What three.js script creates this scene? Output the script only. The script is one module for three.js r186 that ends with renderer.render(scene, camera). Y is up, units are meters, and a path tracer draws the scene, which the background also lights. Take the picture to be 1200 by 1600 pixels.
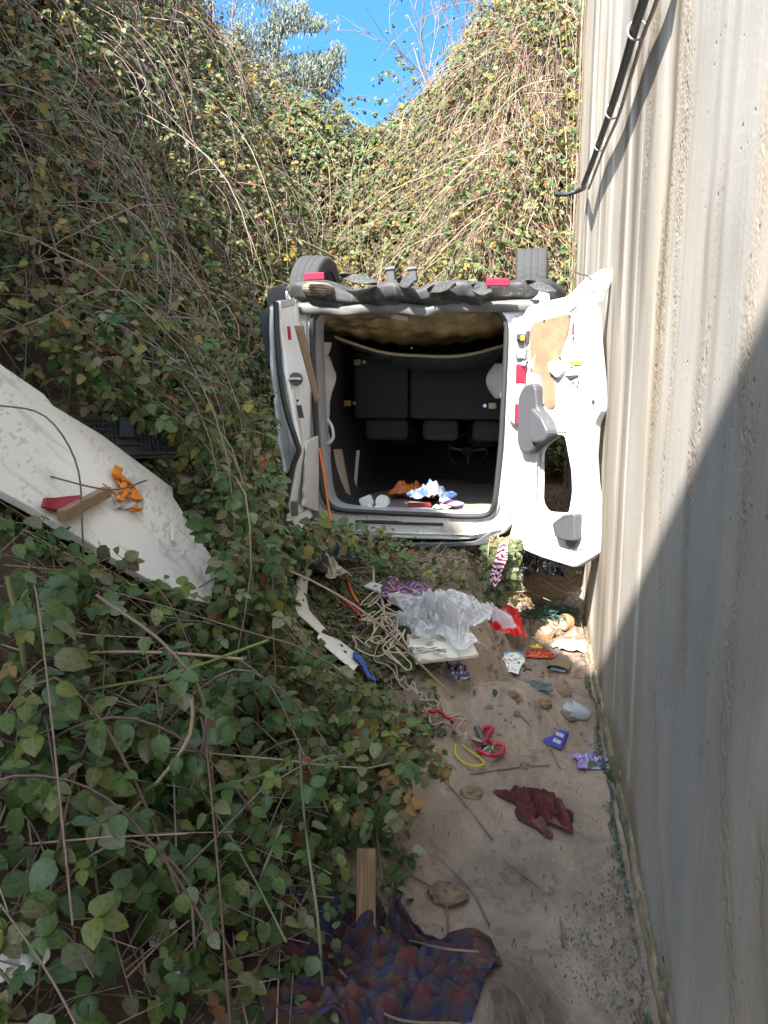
import * as THREE from 'three';
import { mergeGeometries } from 'three/addons/utils/BufferGeometryUtils.js';
import { RoundedBoxGeometry } from 'three/addons/geometries/RoundedBoxGeometry.js';

// ---------------------------------------------------------------- camera, sky, sun, exposure
const scene = new THREE.Scene();
const EYE = new THREE.Vector3(0, 1.66, 0);
const F_PX = 1208, PITCH = THREE.MathUtils.degToRad(-9.7), YAW = THREE.MathUtils.degToRad(10.55);
const camera = new THREE.PerspectiveCamera(2 * Math.atan(800 / F_PX) * 180 / Math.PI, 0.75, 0.05, 200);
camera.position.copy(EYE);
camera.rotation.order = 'YXZ';
camera.rotation.set(PITCH, YAW, 0);
scene.add(camera);

const renderer = new THREE.WebGLRenderer({ antialias: true });
renderer.setSize(768, 1024);
renderer.toneMapping = THREE.LinearToneMapping;
renderer.toneMappingExposure = 6.0;
renderer.shadowMap.enabled = true;

const SUN = new THREE.Vector3(-0.42, 1.2, 1.0).normalize();      // towards the sun: behind, left and high
const sun = new THREE.DirectionalLight(new THREE.Color(1, 0.94, 0.86), 3.1);
sun.target.position.set(-0.5, 0, -5); sun.position.copy(SUN).multiplyScalar(40).add(sun.target.position);
sun.castShadow = true; sun.shadow.radius = 1.5; sun.shadow.mapSize.set(2048, 2048);
Object.assign(sun.shadow.camera, { left: -12, right: 12, top: 12, bottom: -12, near: 1, far: 80 });
scene.add(sun, sun.target);

{ // clear sky with a bright sun: clear-sky law (gradation towards the horizon, scattering round the sun), extra white mixed in near the sun to lift and neutralise the shade
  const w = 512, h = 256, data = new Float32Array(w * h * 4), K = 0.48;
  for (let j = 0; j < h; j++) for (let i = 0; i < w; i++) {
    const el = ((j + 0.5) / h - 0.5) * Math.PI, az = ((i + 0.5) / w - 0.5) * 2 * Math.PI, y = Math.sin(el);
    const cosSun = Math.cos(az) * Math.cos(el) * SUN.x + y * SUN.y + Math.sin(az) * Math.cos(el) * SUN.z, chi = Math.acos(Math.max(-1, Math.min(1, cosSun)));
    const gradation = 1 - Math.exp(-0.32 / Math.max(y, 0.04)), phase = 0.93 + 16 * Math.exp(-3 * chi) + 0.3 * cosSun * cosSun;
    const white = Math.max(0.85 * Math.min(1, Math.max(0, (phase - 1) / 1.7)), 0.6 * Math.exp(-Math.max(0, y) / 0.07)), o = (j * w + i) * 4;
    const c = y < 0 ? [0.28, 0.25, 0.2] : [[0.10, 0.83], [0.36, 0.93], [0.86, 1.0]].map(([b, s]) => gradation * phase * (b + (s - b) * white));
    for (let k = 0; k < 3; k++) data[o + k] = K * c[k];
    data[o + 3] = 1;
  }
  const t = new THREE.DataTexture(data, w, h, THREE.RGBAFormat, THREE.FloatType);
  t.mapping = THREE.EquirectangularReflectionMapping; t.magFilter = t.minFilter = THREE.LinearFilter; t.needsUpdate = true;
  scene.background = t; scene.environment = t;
}

// ---------------------------------------------------------------- helpers
function mulberry(a) { return () => { a |= 0; a = a + 0x6D2B79F5 | 0; let t = Math.imul(a ^ a >>> 15, 1 | a); t = t + Math.imul(t ^ t >>> 7, 61 | t) ^ t; return ((t ^ t >>> 14) >>> 0) / 4294967296; }; }
const PERM = new Uint8Array(512), VAL = new Float32Array(256);
{ const r = mulberry(77); const p = [...Array(256).keys()]; for (let i = 255; i > 0; i--) { const j = Math.floor(r() * (i + 1)); [p[i], p[j]] = [p[j], p[i]]; } for (let i = 0; i < 512; i++) PERM[i] = p[i & 255]; for (let i = 0; i < 256; i++) VAL[i] = r() * 2 - 1; }
function n2(x, y) {                                                // value noise, -1..1
  const xi = Math.floor(x), yi = Math.floor(y); let u = x - xi, v = y - yi;
  u = u * u * (3 - 2 * u); v = v * v * (3 - 2 * v);
  const X = xi & 255, Y = yi & 255;
  const a = VAL[PERM[PERM[X] + Y]], b = VAL[PERM[PERM[(X + 1) & 255] + Y]], c = VAL[PERM[PERM[X] + ((Y + 1) & 255)]], d = VAL[PERM[PERM[(X + 1) & 255] + ((Y + 1) & 255)]];
  return a + (b - a) * u + (c - a) * v + (a - b - c + d) * u * v;
}
function fbm(x, y, o = 4) { let s = 0, a = 0.5; for (let i = 0; i < o; i++) { s += a * n2(x, y); x = x * 2.03 + 17.3; y = y * 2.03 + 9.1; a *= 0.5; } return s; }
const clamp = (v, a = 0, b = 1) => Math.min(b, Math.max(a, v));
const ss = (a, b, v) => { const t = clamp((v - a) / (b - a)); return t * t * (3 - 2 * t); };
const mix = (a, b, t) => a + (b - a) * t;
const V = (x = 0, y = 0, z = 0) => new THREE.Vector3(x, y, z);
const rgb = (r, g, b) => new THREE.Color().setRGB(r, g, b);
const FRAME = new THREE.Matrix4().makeRotationFromEuler(camera.rotation);
// a sight line of the survey of the place, and the point on it at a distance along the wall
function ray(px, py) { return V((px - 600) / F_PX, -(py - 800) / F_PX, -1).transformDirection(FRAME); }
function at(px, py, depth) { const v = ray(px, py); return v.multiplyScalar(depth / -v.z).add(EYE); }

const taken = {};
function numbered(n) { const k = taken[n] = (taken[n] ?? -1) + 1; return k ? `${n}_${String(k).padStart(3, '0')}` : n; }
function shade(o) { o.traverse(c => { if (c.isMesh) { c.castShadow = true; c.receiveShadow = true; } }); return o; }
function tag(o, label, category, group, kind) { o.userData.label = label; if (category) o.userData.category = category; if (group) o.userData.group = group; if (kind) o.userData.kind = kind; return o; }
function thing(name, label, category, p = [0, 0, 0], turn = 0, group) { const o = new THREE.Group(); o.name = numbered(name); o.position.set(...(p.isVector3 ? [p.x, p.y, p.z] : p)); o.rotation.y = turn; scene.add(o); return tag(o, label, category, group); }
function part(name, geo, mat, parent) { const m = new THREE.Mesh(Array.isArray(geo) ? join(geo) : geo, mat); m.name = name; parent.add(m); return shade(m); }
function solo(name, geo, mat, label, category, group, kind) { const m = new THREE.Mesh(Array.isArray(geo) ? join(geo) : geo, mat); m.name = numbered(name); scene.add(m); shade(m); return tag(m, label, category, group, kind); }
function join(gs) { return mergeGeometries(gs.map(g => { const q = g.index ? g.toNonIndexed() : g; for (const k of Object.keys(q.attributes)) if (!['position', 'normal', 'uv'].includes(k)) q.deleteAttribute(k); return q; })); }
function tex(w, h, fn, srgb = true, repeat) {
  const d = new Uint8Array(w * h * 4), c = [0, 0, 0];
  for (let j = 0; j < h; j++) for (let i = 0; i < w; i++) { fn(i / w, j / h, c); const o = (j * w + i) * 4; d[o] = clamp(c[0]) * 255; d[o + 1] = clamp(c[1]) * 255; d[o + 2] = clamp(c[2]) * 255; d[o + 3] = 255; }
  const t = new THREE.DataTexture(d, w, h); t.wrapS = t.wrapT = THREE.RepeatWrapping; t.magFilter = THREE.LinearFilter; t.minFilter = THREE.LinearMipmapLinearFilter; t.generateMipmaps = true;
  if (srgb) t.colorSpace = THREE.SRGBColorSpace; if (repeat) t.repeat.set(...repeat); t.needsUpdate = true; return t;
}
const std = (color, roughness = 0.8, extra = {}) => new THREE.MeshStandardMaterial({ color, roughness, side: THREE.DoubleSide, ...extra });
const phys = (color, roughness = 0.8, extra = {}) => new THREE.MeshPhysicalMaterial({ color, roughness, side: THREE.DoubleSide, ...extra });
function box(w, h, d, x = 0, y = 0, z = 0, r = 0) { const g = r ? new RoundedBoxGeometry(w, h, d, 2, r) : new THREE.BoxGeometry(w, h, d); return g.translate(x, y, z); }
function tube(pts, r, seg = 0, sides = 6, closed = false) {
  const c = new THREE.CatmullRomCurve3(pts, closed, 'centripetal');
  return new THREE.TubeGeometry(c, seg || pts.length * 5, r, sides, closed);
}
// a closed sheet: f(u, v) gives the middle surface, th its thickness
function sheet(nu, nv, f, th = 0.004) {
  const P = [], N = [], pos = [], idx = [], uv = [];
  for (let j = 0; j <= nv; j++) for (let i = 0; i <= nu; i++) P.push(f(i / nu, j / nv));
  const g = (i, j) => P[clamp(j, 0, nv) * (nu + 1) + clamp(i, 0, nu)];
  for (let j = 0; j <= nv; j++) for (let i = 0; i <= nu; i++) { const a = g(i + 1, j).clone().sub(g(i - 1, j)), b = g(i, j + 1).clone().sub(g(i, j - 1)); N.push(a.cross(b).normalize()); }
  for (const s of [0.5, -0.5]) for (let k = 0; k < P.length; k++) { const p = P[k].clone().addScaledVector(N[k], s * th); pos.push(p.x, p.y, p.z); uv.push((k % (nu + 1)) / nu, Math.floor(k / (nu + 1)) / nv); }
  const M = P.length, w = nu + 1;
  for (let j = 0; j < nv; j++) for (let i = 0; i < nu; i++) { const a = j * w + i, b = a + 1, c = a + w, d = c + 1; idx.push(a, b, c, b, d, c, M + a, M + c, M + b, M + b, M + c, M + d); }
  const rim = []; for (let i = 0; i < nu; i++) rim.push(i); for (let j = 0; j < nv; j++) rim.push(j * w + nu); for (let i = nu; i > 0; i--) rim.push(nv * w + i); for (let j = nv; j > 0; j--) rim.push(j * w);
  for (let k = 0; k < rim.length; k++) { const a = rim[k], b = rim[(k + 1) % rim.length]; idx.push(a, M + a, b, b, M + a, M + b); }
  const G = new THREE.BufferGeometry(); G.setAttribute('position', new THREE.Float32BufferAttribute(pos, 3)); G.setAttribute('uv', new THREE.Float32BufferAttribute(uv, 2)); G.setIndex(idx); G.computeVertexNormals(); return G;
}
function rockGeo(r, seed, sq = 0.7) { const g = new THREE.IcosahedronGeometry(r, 3), p = g.attributes.position; for (let i = 0; i < p.count; i++) { const x = p.getX(i) / r, y = p.getY(i) / r, z = p.getZ(i) / r; const k = 1 + 0.35 * n2(x * 1.6 + seed, y * 1.6 + z * 1.3 + seed) + 0.12 * n2(x * 5 + z * 3 + seed, y * 5 - z * 2); p.setXYZ(i, p.getX(i) * k, p.getY(i) * k * sq, p.getZ(i) * k * 0.9); } g.computeVertexNormals(); return g; }
function polyShape(pts, holes = []) { const s = new THREE.Shape(pts.map(p => new THREE.Vector2(...p))); for (const h of holes) s.holes.push(new THREE.Path(h.map(p => new THREE.Vector2(...p)))); return s; }
function rounded(pts, r = 0.02, n = 3) {                         // round the corners of a polygon
  const out = []; const m = pts.length;
  for (let i = 0; i < m; i++) { const a = pts[(i + m - 1) % m], b = pts[i], c = pts[(i + 1) % m]; const la = Math.hypot(a[0] - b[0], a[1] - b[1]), lc = Math.hypot(c[0] - b[0], c[1] - b[1]); const ra = Math.min(r, la * 0.45) / la, rc = Math.min(r, lc * 0.45) / lc; const p = [mix(b[0], a[0], ra), mix(b[1], a[1], ra)], q = [mix(b[0], c[0], rc), mix(b[1], c[1], rc)]; for (let k = 0; k <= n; k++) { const t = k / n; out.push([(1 - t) * (1 - t) * p[0] + 2 * t * (1 - t) * b[0] + t * t * q[0], (1 - t) * (1 - t) * p[1] + 2 * t * (1 - t) * b[1] + t * t * q[1]]); } }
  return out;
}

// ---------------------------------------------------------------- the lie of the land (x across, d along the wall, away)
const XW = 0.4;                                                   // face of the retaining wall
function land(x, d) {
  if (x > XW + 0.45) return 6.2 + 0.2 * n2(x * 0.4, d * 0.4);
  const floor = 0.02 * (clamp(d, -8, 9) - 1.87);
  const xl = mix(-0.52, -1.5, ss(2.7, 4.5, d));
  const s = xl - x; const q = (s + Math.sqrt(s * s + 0.03)) / 2; let left = 1.22 * q + 0.27 * q * q * ss(2.5, 4.5, d) - 0.02;
  left = left > 4.2 ? 4.2 + 3.4 * (1 - Math.exp(-(left - 4.2) / 3.4)) : left;
  left *= 1 - 0.55 * ss(9.6, 12, d);
  const heap = 0.5 * ss(2.4, 4.4, d) * (1 - ss(-0.42, 0.02, x) * (1 - ss(5.05, 5.75, d)));
  const S = 4.5 + 0.62 * Math.max(0, x + 2.1) + 0.75 * Math.max(0, -2.4 - x);
  const d0 = mix(8.6, 8.3, ss(-1.4, 0, x)), w = mix(3.0, 1.7, ss(-1.9, 0, x));
  const rise = S * ss(d0, d0 + w, d);
  const rough = 0.07 * fbm(x * 1.7 + 5, d * 1.7, 3) * ss(-0.3, -0.7, x) + 0.5 * fbm(x * 0.45 + 3, d * 0.45, 2) * ss(-1.6, -3, x) + 0.42 * fbm(x * 1.25 + 8, d * 1.25 + 2, 2) * ss(-1.7, -2.5, x) * ss(3.2, 4.4, d);
  return Math.max(floor + heap * 0.92 + left + rough, Math.min(floor + rise + 0.5 * fbm(x * 1.1, d * 1.1, 3), 8.2) * (1 - 0.3 * ss(11.6, 13, d)), floor);
}
function onLand(px, py, lift = 0) {                                // where a sight line meets the land
  const v = ray(px, py); let t = 0.6;
  for (; t < 30; t += 0.01) { const p = V().copy(EYE).addScaledVector(v, t); if (p.y < land(p.x, -p.z) + lift) return p; }
  return V().copy(EYE).addScaledVector(v, t);
}

// ---------------------------------------------------------------- ground
{
  const cuts = (list) => { const o = []; for (let k = 0; k < list.length - 1; k++) { const [a, st] = list[k], b = list[k + 1][0]; const n = Math.max(1, Math.round((b - a) / st)); for (let i = 0; i < n; i++) o.push(a + (b - a) * i / n); } o.push(list[list.length - 1][0]); return o; };
  const xs = cuts([[-60, 8], [-12, 1], [-6, 0.16], [-2.4, 0.07], [0.42, 0.2], [0.84, 0.02], [0.86, 2], [10, 8], [60, 8]]);
  const ds = cuts([[-60, 8], [-10, 1], [-1, 0.12], [5.6, 0.12], [8, 0.08], [12, 0.3], [16, 4], [90, 8]]);
  const pos = [], col = [], idx = [], uv = [];
  for (const d of ds) for (const x of xs) {
    pos.push(x, land(x, d) - 0.008, -d); uv.push(x, d);
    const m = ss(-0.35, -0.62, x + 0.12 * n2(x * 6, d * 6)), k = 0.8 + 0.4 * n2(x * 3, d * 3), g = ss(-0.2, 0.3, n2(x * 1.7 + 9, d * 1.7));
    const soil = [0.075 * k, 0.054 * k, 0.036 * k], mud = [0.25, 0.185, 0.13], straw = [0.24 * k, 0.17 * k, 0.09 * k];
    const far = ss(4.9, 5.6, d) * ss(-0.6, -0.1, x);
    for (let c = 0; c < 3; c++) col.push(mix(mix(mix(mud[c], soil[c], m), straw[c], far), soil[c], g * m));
  }
  const w = xs.length;
  for (let j = 0; j < ds.length - 1; j++) for (let i = 0; i < w - 1; i++) { const a = j * w + i; idx.push(a, a + 1, a + w, a + 1, a + w + 1, a + w); }
  const g = new THREE.BufferGeometry(); g.setAttribute('position', new THREE.Float32BufferAttribute(pos, 3)); g.setAttribute('color', new THREE.Float32BufferAttribute(col, 3)); g.setAttribute('uv', new THREE.Float32BufferAttribute(uv, 2)); g.setIndex(idx); g.computeVertexNormals();
  const b = tex(512, 512, (u, v, c) => { const a = 0.5 + 0.5 * fbm(u * 40, v * 40, 4); c[0] = c[1] = c[2] = a; }, false, [1, 1]);
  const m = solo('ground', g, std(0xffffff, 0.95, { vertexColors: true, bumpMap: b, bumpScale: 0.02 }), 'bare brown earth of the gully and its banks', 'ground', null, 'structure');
}
// wet mud that fills the channel floor beside the wall
{
  const x0 = -0.75, x1 = 0.395, d0 = 1.1, d1 = 5.2, nx = 96, nd = 300, pos = [], uv = [], idx = [];
  for (let j = 0; j <= nd; j++) for (let i = 0; i <= nx; i++) {
    const x = mix(x0, x1, i / nx), d = mix(d0, d1, j / nd);
    const wob = fbm(x * 7, d * 7, 4), flow = n2(x * 9 + 2.5 * n2(d * 0.7, 3), d * 2.2);
    const lumps = Math.pow(Math.max(0, fbm(x * 13 + 4, d * 13, 3)), 1.2) * ss(3.4, 4.2, d) * 0.11;
    const edge = -0.03 * ss(-0.5, -0.75, x);
    pos.push(x, land(Math.min(x, 0.39), d) + 0.006 + 0.016 * wob + 0.006 * flow + lumps + 0.02 * ss(0.24, 0.38, x) + edge, -d); uv.push(x, d);
  }
  const w = nx + 1; for (let j = 0; j < nd; j++) for (let i = 0; i < nx; i++) { const a = j * w + i; idx.push(a, a + 1, a + w, a + 1, a + w + 1, a + w); }
  const g = new THREE.BufferGeometry(); g.setAttribute('position', new THREE.Float32BufferAttribute(pos, 3)); g.setAttribute('uv', new THREE.Float32BufferAttribute(uv, 2)); g.setIndex(idx); g.computeVertexNormals();
  const S = 1024, col = new Uint8Array(S * S * 4), bmp = new Uint8Array(S * S * 4);
  for (let j = 0; j < S; j++) for (let i = 0; i < S; i++) {
    const x = i / S * 2.05, d = j / S * 2.05, o = (j * S + i) * 4;
    const a = fbm(x * 5, d * 3, 4), f = fbm(x * 38, d * 26, 3), gr = n2(x * 170, d * 130), crumb = ss(0.28, 0.5, fbm(x * 26 + 5, d * 24, 3));
    const k = 0.86 + 0.2 * a + 0.09 * f + 0.03 * gr - 0.1 * crumb, wet = ss(0.05, 0.3, n2(x * 2.1 + 7, d * 1.3));
    col[o] = clamp(k * mix(0.60, 0.56, wet)) * 255; col[o + 1] = clamp(k * mix(0.52, 0.49, wet)) * 255; col[o + 2] = clamp(k * mix(0.45, 0.43, wet)) * 255; col[o + 3] = 255;
    const h = 0.45 + 0.3 * f + 0.1 * gr + 0.2 * crumb; bmp[o] = bmp[o + 1] = bmp[o + 2] = clamp(h) * 255; bmp[o + 3] = 255;
  }
  const mk = (d, srgb) => { const t = new THREE.DataTexture(d, S, S); t.wrapS = t.wrapT = THREE.MirroredRepeatWrapping; t.magFilter = THREE.LinearFilter; t.repeat.set(1 / 2.05, 1 / 2.05); if (srgb) t.colorSpace = THREE.SRGBColorSpace; t.needsUpdate = true; return t; };
  solo('mud', g, std(0xffffff, 0.62, { map: mk(col, true), bumpMap: mk(bmp, false), bumpScale: 0.008 }), 'wet brown mud on the channel floor beside the concrete wall', 'mud', null, 'structure');
}

// ---------------------------------------------------------------- concrete retaining wall
const STREAK = (() => {                                             // runs of stain down the face: brown, white and gritty ones by distance along the wall
  const n = 7200, st = 0.002, B = new Float32Array(n), W = new Float32Array(n), G = new Float32Array(n), r = mulberry(131);
  const add = (A, c, w, a) => { const i0 = Math.max(0, Math.floor((c - 2.2 * w + 2.6) / st)), i1 = Math.min(n - 1, Math.ceil((c + 2.2 * w + 2.6) / st)); for (let i = i0; i <= i1; i++) { const x = Math.abs(i * st - 2.6 - c) / w; A[i] = Math.max(A[i], a * Math.pow(1 - ss(0.0, 2.0, x), 1.5)); } };
  for (let k = 0; k < 95; k++) { const c = -2.5 + 13.5 * r(), f = ss(2.8, 4.6, c); if (r() > 0.05 + 0.75 * f) continue; add(B, c, 0.015 + 0.16 * r() * r() * (0.4 + f), 0.25 + 0.55 * r()); }
  for (let k = 0; k < 80; k++) { const c = -2.5 + 13.5 * r(), f = ss(2.8, 4.6, c); if (r() > 0.04 + 0.7 * f) continue; add(W, c, 0.012 + 0.10 * r() * r(), 0.3 + 0.5 * r()); }
  for (let k = 0; k < 14; k++) add(G, -2.5 + 11 * r(), 0.02 + 0.07 * r() * r(), 0.4 + 0.6 * r());
  for (const [c, w, a] of [[6.8, 0.35, 0.9], [6.05, 0.12, 0.9], [5.05, 0.16, 0.95], [3.9, 0.2, 0.85], [3.5, 0.12, 0.95], [3.12, 0.13, 0.8], [2.62, 0.07, 0.95], [2.5, 0.03, 0.9], [1.99, 0.035, 0.95], [1.85, 0.03, 0.9], [2.93, 0.05, 0.7], [2.28, 0.02, 0.6]]) add(B, c, w, a); for (const [c, w, a] of [[6.4, 0.1, 1], [5.5, 0.12, 0.9], [4.5, 0.14, 0.9], [3.7, 0.05, 0.9], [3.32, 0.03, 0.9], [2.78, 0.05, 0.9]]) add(W, c, w, a); add(G, 2.6, 0.07, 1); add(G, 3.14, 0.09, 0.9); add(G, 2.44, 0.07, 1); add(G, 1.98, 0.05, 0.9); add(B, 3.1, 0.22, 0.75); add(B, 4.3, 0.3, 0.7); add(W, 3.75, 0.07, 1); add(W, 5.2, 0.1, 0.9); add(G, 1.55, 0.05, 0.9); add(G, 1.3, 0.03, 0.8); add(G, 2.7, 0.04, 0.8);
  const read = (A, s) => { const t = clamp((s + 2.6) / st, 0, n - 2), i = Math.floor(t); return mix(A[i], A[i + 1], t - i); };
  return { brown: s => read(B, s), white: s => read(W, s), grit: s => read(G, s) };
})();
function concrete(d, y, out) {                                     // stains and relief of the cast face
  const near = 1 - ss(2.6, 4.0, d), low = Math.max(0, 1.15 - y);
  const s = d + 0.012 * n2(d * 9, y * 5) + 0.06 * n2(d * 1.3, y * 0.8), sg = d + 0.6 * low * low * near + 0.05 * n2(d * 3, y * 3);
  const fade = 0.2 + 0.8 * ss(-0.4, 0.35, n2(s * 4.1 + 40, y * 0.7) + 0.3 * n2(s * 13, y * 3)), fadeW = 0.05 + 0.95 * ss(-0.25, 0.45, n2(s * 5.3 + 80, y * 0.8) + 0.3 * n2(s * 15 + 5, y * 3.3)), hair = n2(s * 70, y * 1.2);
  const brown = STREAK.brown(s + 0.004 * n2(y * 7, s * 3)) * fade * (0.8 + 0.3 * hair) * (1 - 0.92 * ss(1.75, 1.1, y) * near);
  const white = STREAK.white(s) * fadeW, rough = STREAK.grit(sg + 0.02 * n2(d * 14, y * 9)) * ss(-0.35, 0.35, n2(sg * 6 + 12, y * 1.6));
  const wide = n2(s * 1.5 + 3, y * 0.3), warm = ss(-0.2, 0.5, n2(s * 3.3 + 20, y * 0.5));
  const grit = fbm(d * 75, y * 52, 3), grain = n2(d * 190, y * 170), blot = fbm(d * 2.2 + 9, y * 2.2, 4);
  let pit = 0; { const cx = Math.floor(d * 22), cy = Math.floor(y * 22), q = PERM[(PERM[cx & 255] + cy) & 255]; if (q < 26) { const dx = d * 22 - cx - 0.5, dy = (y * 22 - cy - 0.5) * 0.7; pit = ss(0.06 + q / 320, 0.02, Math.hypot(dx + 0.1 * grain, dy)); } }
  let r = 0.75, g = 0.72, b = 0.675;
  const to = (R, G, B, t) => { t = clamp(t); r = mix(r, R, t); g = mix(g, G, t); b = mix(b, B, t); };
  to(0.75, 0.685, 0.595, warm * 0.55); to(0.69, 0.685, 0.675, ss(-0.1, 0.45, n2(s * 2.2 + 90, y * 0.4)) * 0.8);
  to(0.60, 0.555, 0.495, 0.65 * ss(-0.1, 0.45, wide + 0.4 * blot) * ss(1.9, 3.2, d)); to(0.585, 0.54, 0.48, 0.5 * ss(2.3, 3.4, d) * (0.55 + 0.45 * ss(-0.4, 0.4, n2(s * 2.7, y * 0.5)))); to(0.66, 0.645, 0.62, 0.6 * ss(0.0, 0.4, fbm(s * 2.6 + 50, y * 1.1, 4)));
  to(0.36, 0.315, 0.265, brown); to(0.86, 0.845, 0.815, white * 0.85);
  to(0.60, 0.52, 0.42, rough * 0.55 * (0.7 + 0.8 * grit));
  to(0.47, 0.46, 0.36, 0.75 * ss(7.6, 8.1, d + 0.15 * n2(y * 4, 1)));
  to(0.5, 0.45, 0.36, 0.8 * ss(0.2, 0.06, y + 0.12 * n2(d * 2.2, 4) + 0.05 * grit));
  const k = 0.985 + 0.12 * blot + 0.05 * grit * (0.3 + rough) + 0.02 * grain - 0.3 * pit + 0.03 * hair;
  out[0] = r * k; out[1] = g * k; out[2] = b * k;
  const chip = ss(0.12, 0.4, fbm(d * 40 + 5, y * 26, 3)) * rough;
  out[3] = 0.6 + rough * (0.2 * grit + 0.15 * grain) - 0.35 * chip + 0.02 * grain + 0.02 * grit - 0.35 * pit;
}
{
  const wall = new THREE.Group(); wall.name = 'retaining_wall'; scene.add(wall);
  tag(wall, 'tall stained grey and cream concrete retaining wall beside the mud channel', 'wall');
  const section = (name, da, db, top, W, H) => {
    const col = new Uint8Array(W * H * 4), bmp = new Uint8Array(W * H * 4), o4 = [0, 0, 0, 0];
    for (let j = 0; j < H; j++) for (let i = 0; i < W; i++) { concrete(mix(da, db, (i + 0.5) / W), top * (j + 0.5) / H, o4); const o = (j * W + i) * 4; for (let c = 0; c < 3; c++) { col[o + c] = clamp(o4[c]) * 255; bmp[o + c] = clamp(o4[3]) * 255; } col[o + 3] = bmp[o + 3] = 255; }
    const mk = (d, srgb) => { const t = new THREE.DataTexture(d, W, H); t.wrapS = t.wrapT = THREE.ClampToEdgeWrapping; t.magFilter = THREE.LinearFilter; if (srgb) t.colorSpace = THREE.SRGBColorSpace; t.needsUpdate = true; return t; };
    const nd = Math.round((db - da) / 0.04), ny = 110, pos = [], uv = [], idx = [], ytop = 6.2;
    for (let j = 0; j <= ny; j++) for (let i = 0; i <= nd; i++) { const d = mix(da, db, i / nd), y = mix(-0.3, ytop, j / ny); const bulge = 0.003 * n2(d * 0.9, y * 0.7) + 0.0008 * n2(d * 5, y * 3); pos.push(XW - bulge, y, -d); uv.push((d - da) / (db - da), y / top); }
    const w = nd + 1; for (let j = 0; j < ny; j++) for (let i = 0; i < nd; i++) { const a = j * w + i; idx.push(a, a + w, a + 1, a + 1, a + w, a + w + 1); }
    const g = new THREE.BufferGeometry(); g.setAttribute('position', new THREE.Float32BufferAttribute(pos, 3)); g.setAttribute('uv', new THREE.Float32BufferAttribute(uv, 2)); g.setIndex(idx); g.computeVertexNormals();
    part(name, g, std(0xffffff, 0.9, { map: mk(col, true), bumpMap: mk(bmp, false), bumpScale: 0.006 }), wall);
  };
  section('face', -2.5, 3.3, 3.5, 1800, 1500);
  section('face', 3.3, 10.5, 5.4, 1700, 1024);
  part('core', box(0.4, 6.5, 13, XW + 0.03 + 0.2, 2.945, -4), std(rgb(0.4, 0.37, 0.33), 0.9), wall);
  // proud foot of the wall, caked with mud and algae
  const f = [], n = 160; const geo = sheet(n, 6, (u, v) => { const d = mix(0.2, 7.2, u); const h = 0.07 + 0.02 * n2(d * 3, 1) + 0.012 * n2(d * 11, 5); const y = 0.02 * (d - 1.87) - 0.05 + (h + 0.05) * Math.min(1, v * 1.25); const x = XW - 0.014 - 0.006 * n2(d * 5, v * 2) - 0.004 * n2(d * 23, v * 3) + 0.018 * ss(0.7, 1, v); return V(x, y, -d); }, 0.012);
  const ft = tex(1024, 64, (u, v, c) => { const a = fbm(u * 260, v * 12, 4), m = ss(-0.1, 0.35, fbm(u * 40 + 7, v * 2, 3)), k = 0.9 + 0.35 * a; c[0] = mix(0.56, 0.44, m) * k; c[1] = mix(0.50, 0.415, m) * k; c[2] = mix(0.41, 0.31, m) * k; });
  part('footing', geo, std(0xffffff, 0.9, { map: ft }), wall);
}
// unseen bridge deck, assumed from the shadow edge and cut to shade the near gully
{
  const o = thing('shading_deck', 'unseen concrete bridge deck assumed overhead to shade the near end of the gully', 'bridge');
  const T = 4.86, X = d => -1.2 - 0.489 * d, W = 3.3;               // top of the deck, line of its edge, width
  const A = [X(-3.4), -3.4], B = [X(3.7), 3.7], L = Math.hypot(B[0] - A[0], B[1] - A[1]), nx = -(B[1] - A[1]) / L * W, nd = (B[0] - A[0]) / L * W;
  const g = new THREE.ExtrudeGeometry(polyShape([A, B, [B[0] + nx, B[1] + nd], [A[0] + nx, A[1] + nd]]), { depth: 0.45, bevelEnabled: false }); g.rotateX(-Math.PI / 2); g.translate(0, T - 0.45, 0);
  part('deck', g, std(rgb(0.4, 0.38, 0.35), 0.9), o);
}
// black conduit and thin cable strung along the wall
{
  const o = thing('wall_conduit', 'thick black conduit with a thin pale cable hanging along the concrete wall', 'conduit');
  const spots = [[1040, -120], [1012, -20], [992, 45], [975, 105], [955, 170], [936, 224], [925, 255], [913, 285], [903, 298], [885, 304], [866, 303]];
  const gap = [0.06, 0.06, 0.06, 0.06, 0.06, 0.06, 0.065, 0.08, 0.17, 0.3, 0.46];
  const onWall = (px, py, g) => { const v = ray(px, py); return V().copy(EYE).addScaledVector(v, (XW - g) / v.x); };
  const pts = spots.map((s, i) => i < 8 ? onWall(s[0], s[1], gap[i]) : at(s[0], s[1], [6.72, 6.72, 6.7][i - 8]));
  part('conduit', tube(pts, 0.018, 90, 10), std(rgb(0.025, 0.027, 0.03), 0.5), o);
  const thin = pts.slice(0, 8).map((p, i) => p.clone().add(V(0.032, -0.03 - 0.012 * Math.sin(i * 2), 0)));
  part('thin_cable', tube(thin, 0.008, 60, 6), std(rgb(0.32, 0.29, 0.27), 0.6), o);
  for (const k of [2, 4, 5]) { const c = part('cable_tie', new THREE.TorusGeometry(0.034, 0.004, 5, 14), std(rgb(0.4, 0.4, 0.4), 0.5), o); c.position.copy(pts[k].clone().lerp(thin[k], 0.25)); c.lookAt(pts[k + 1]); }
}

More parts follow.
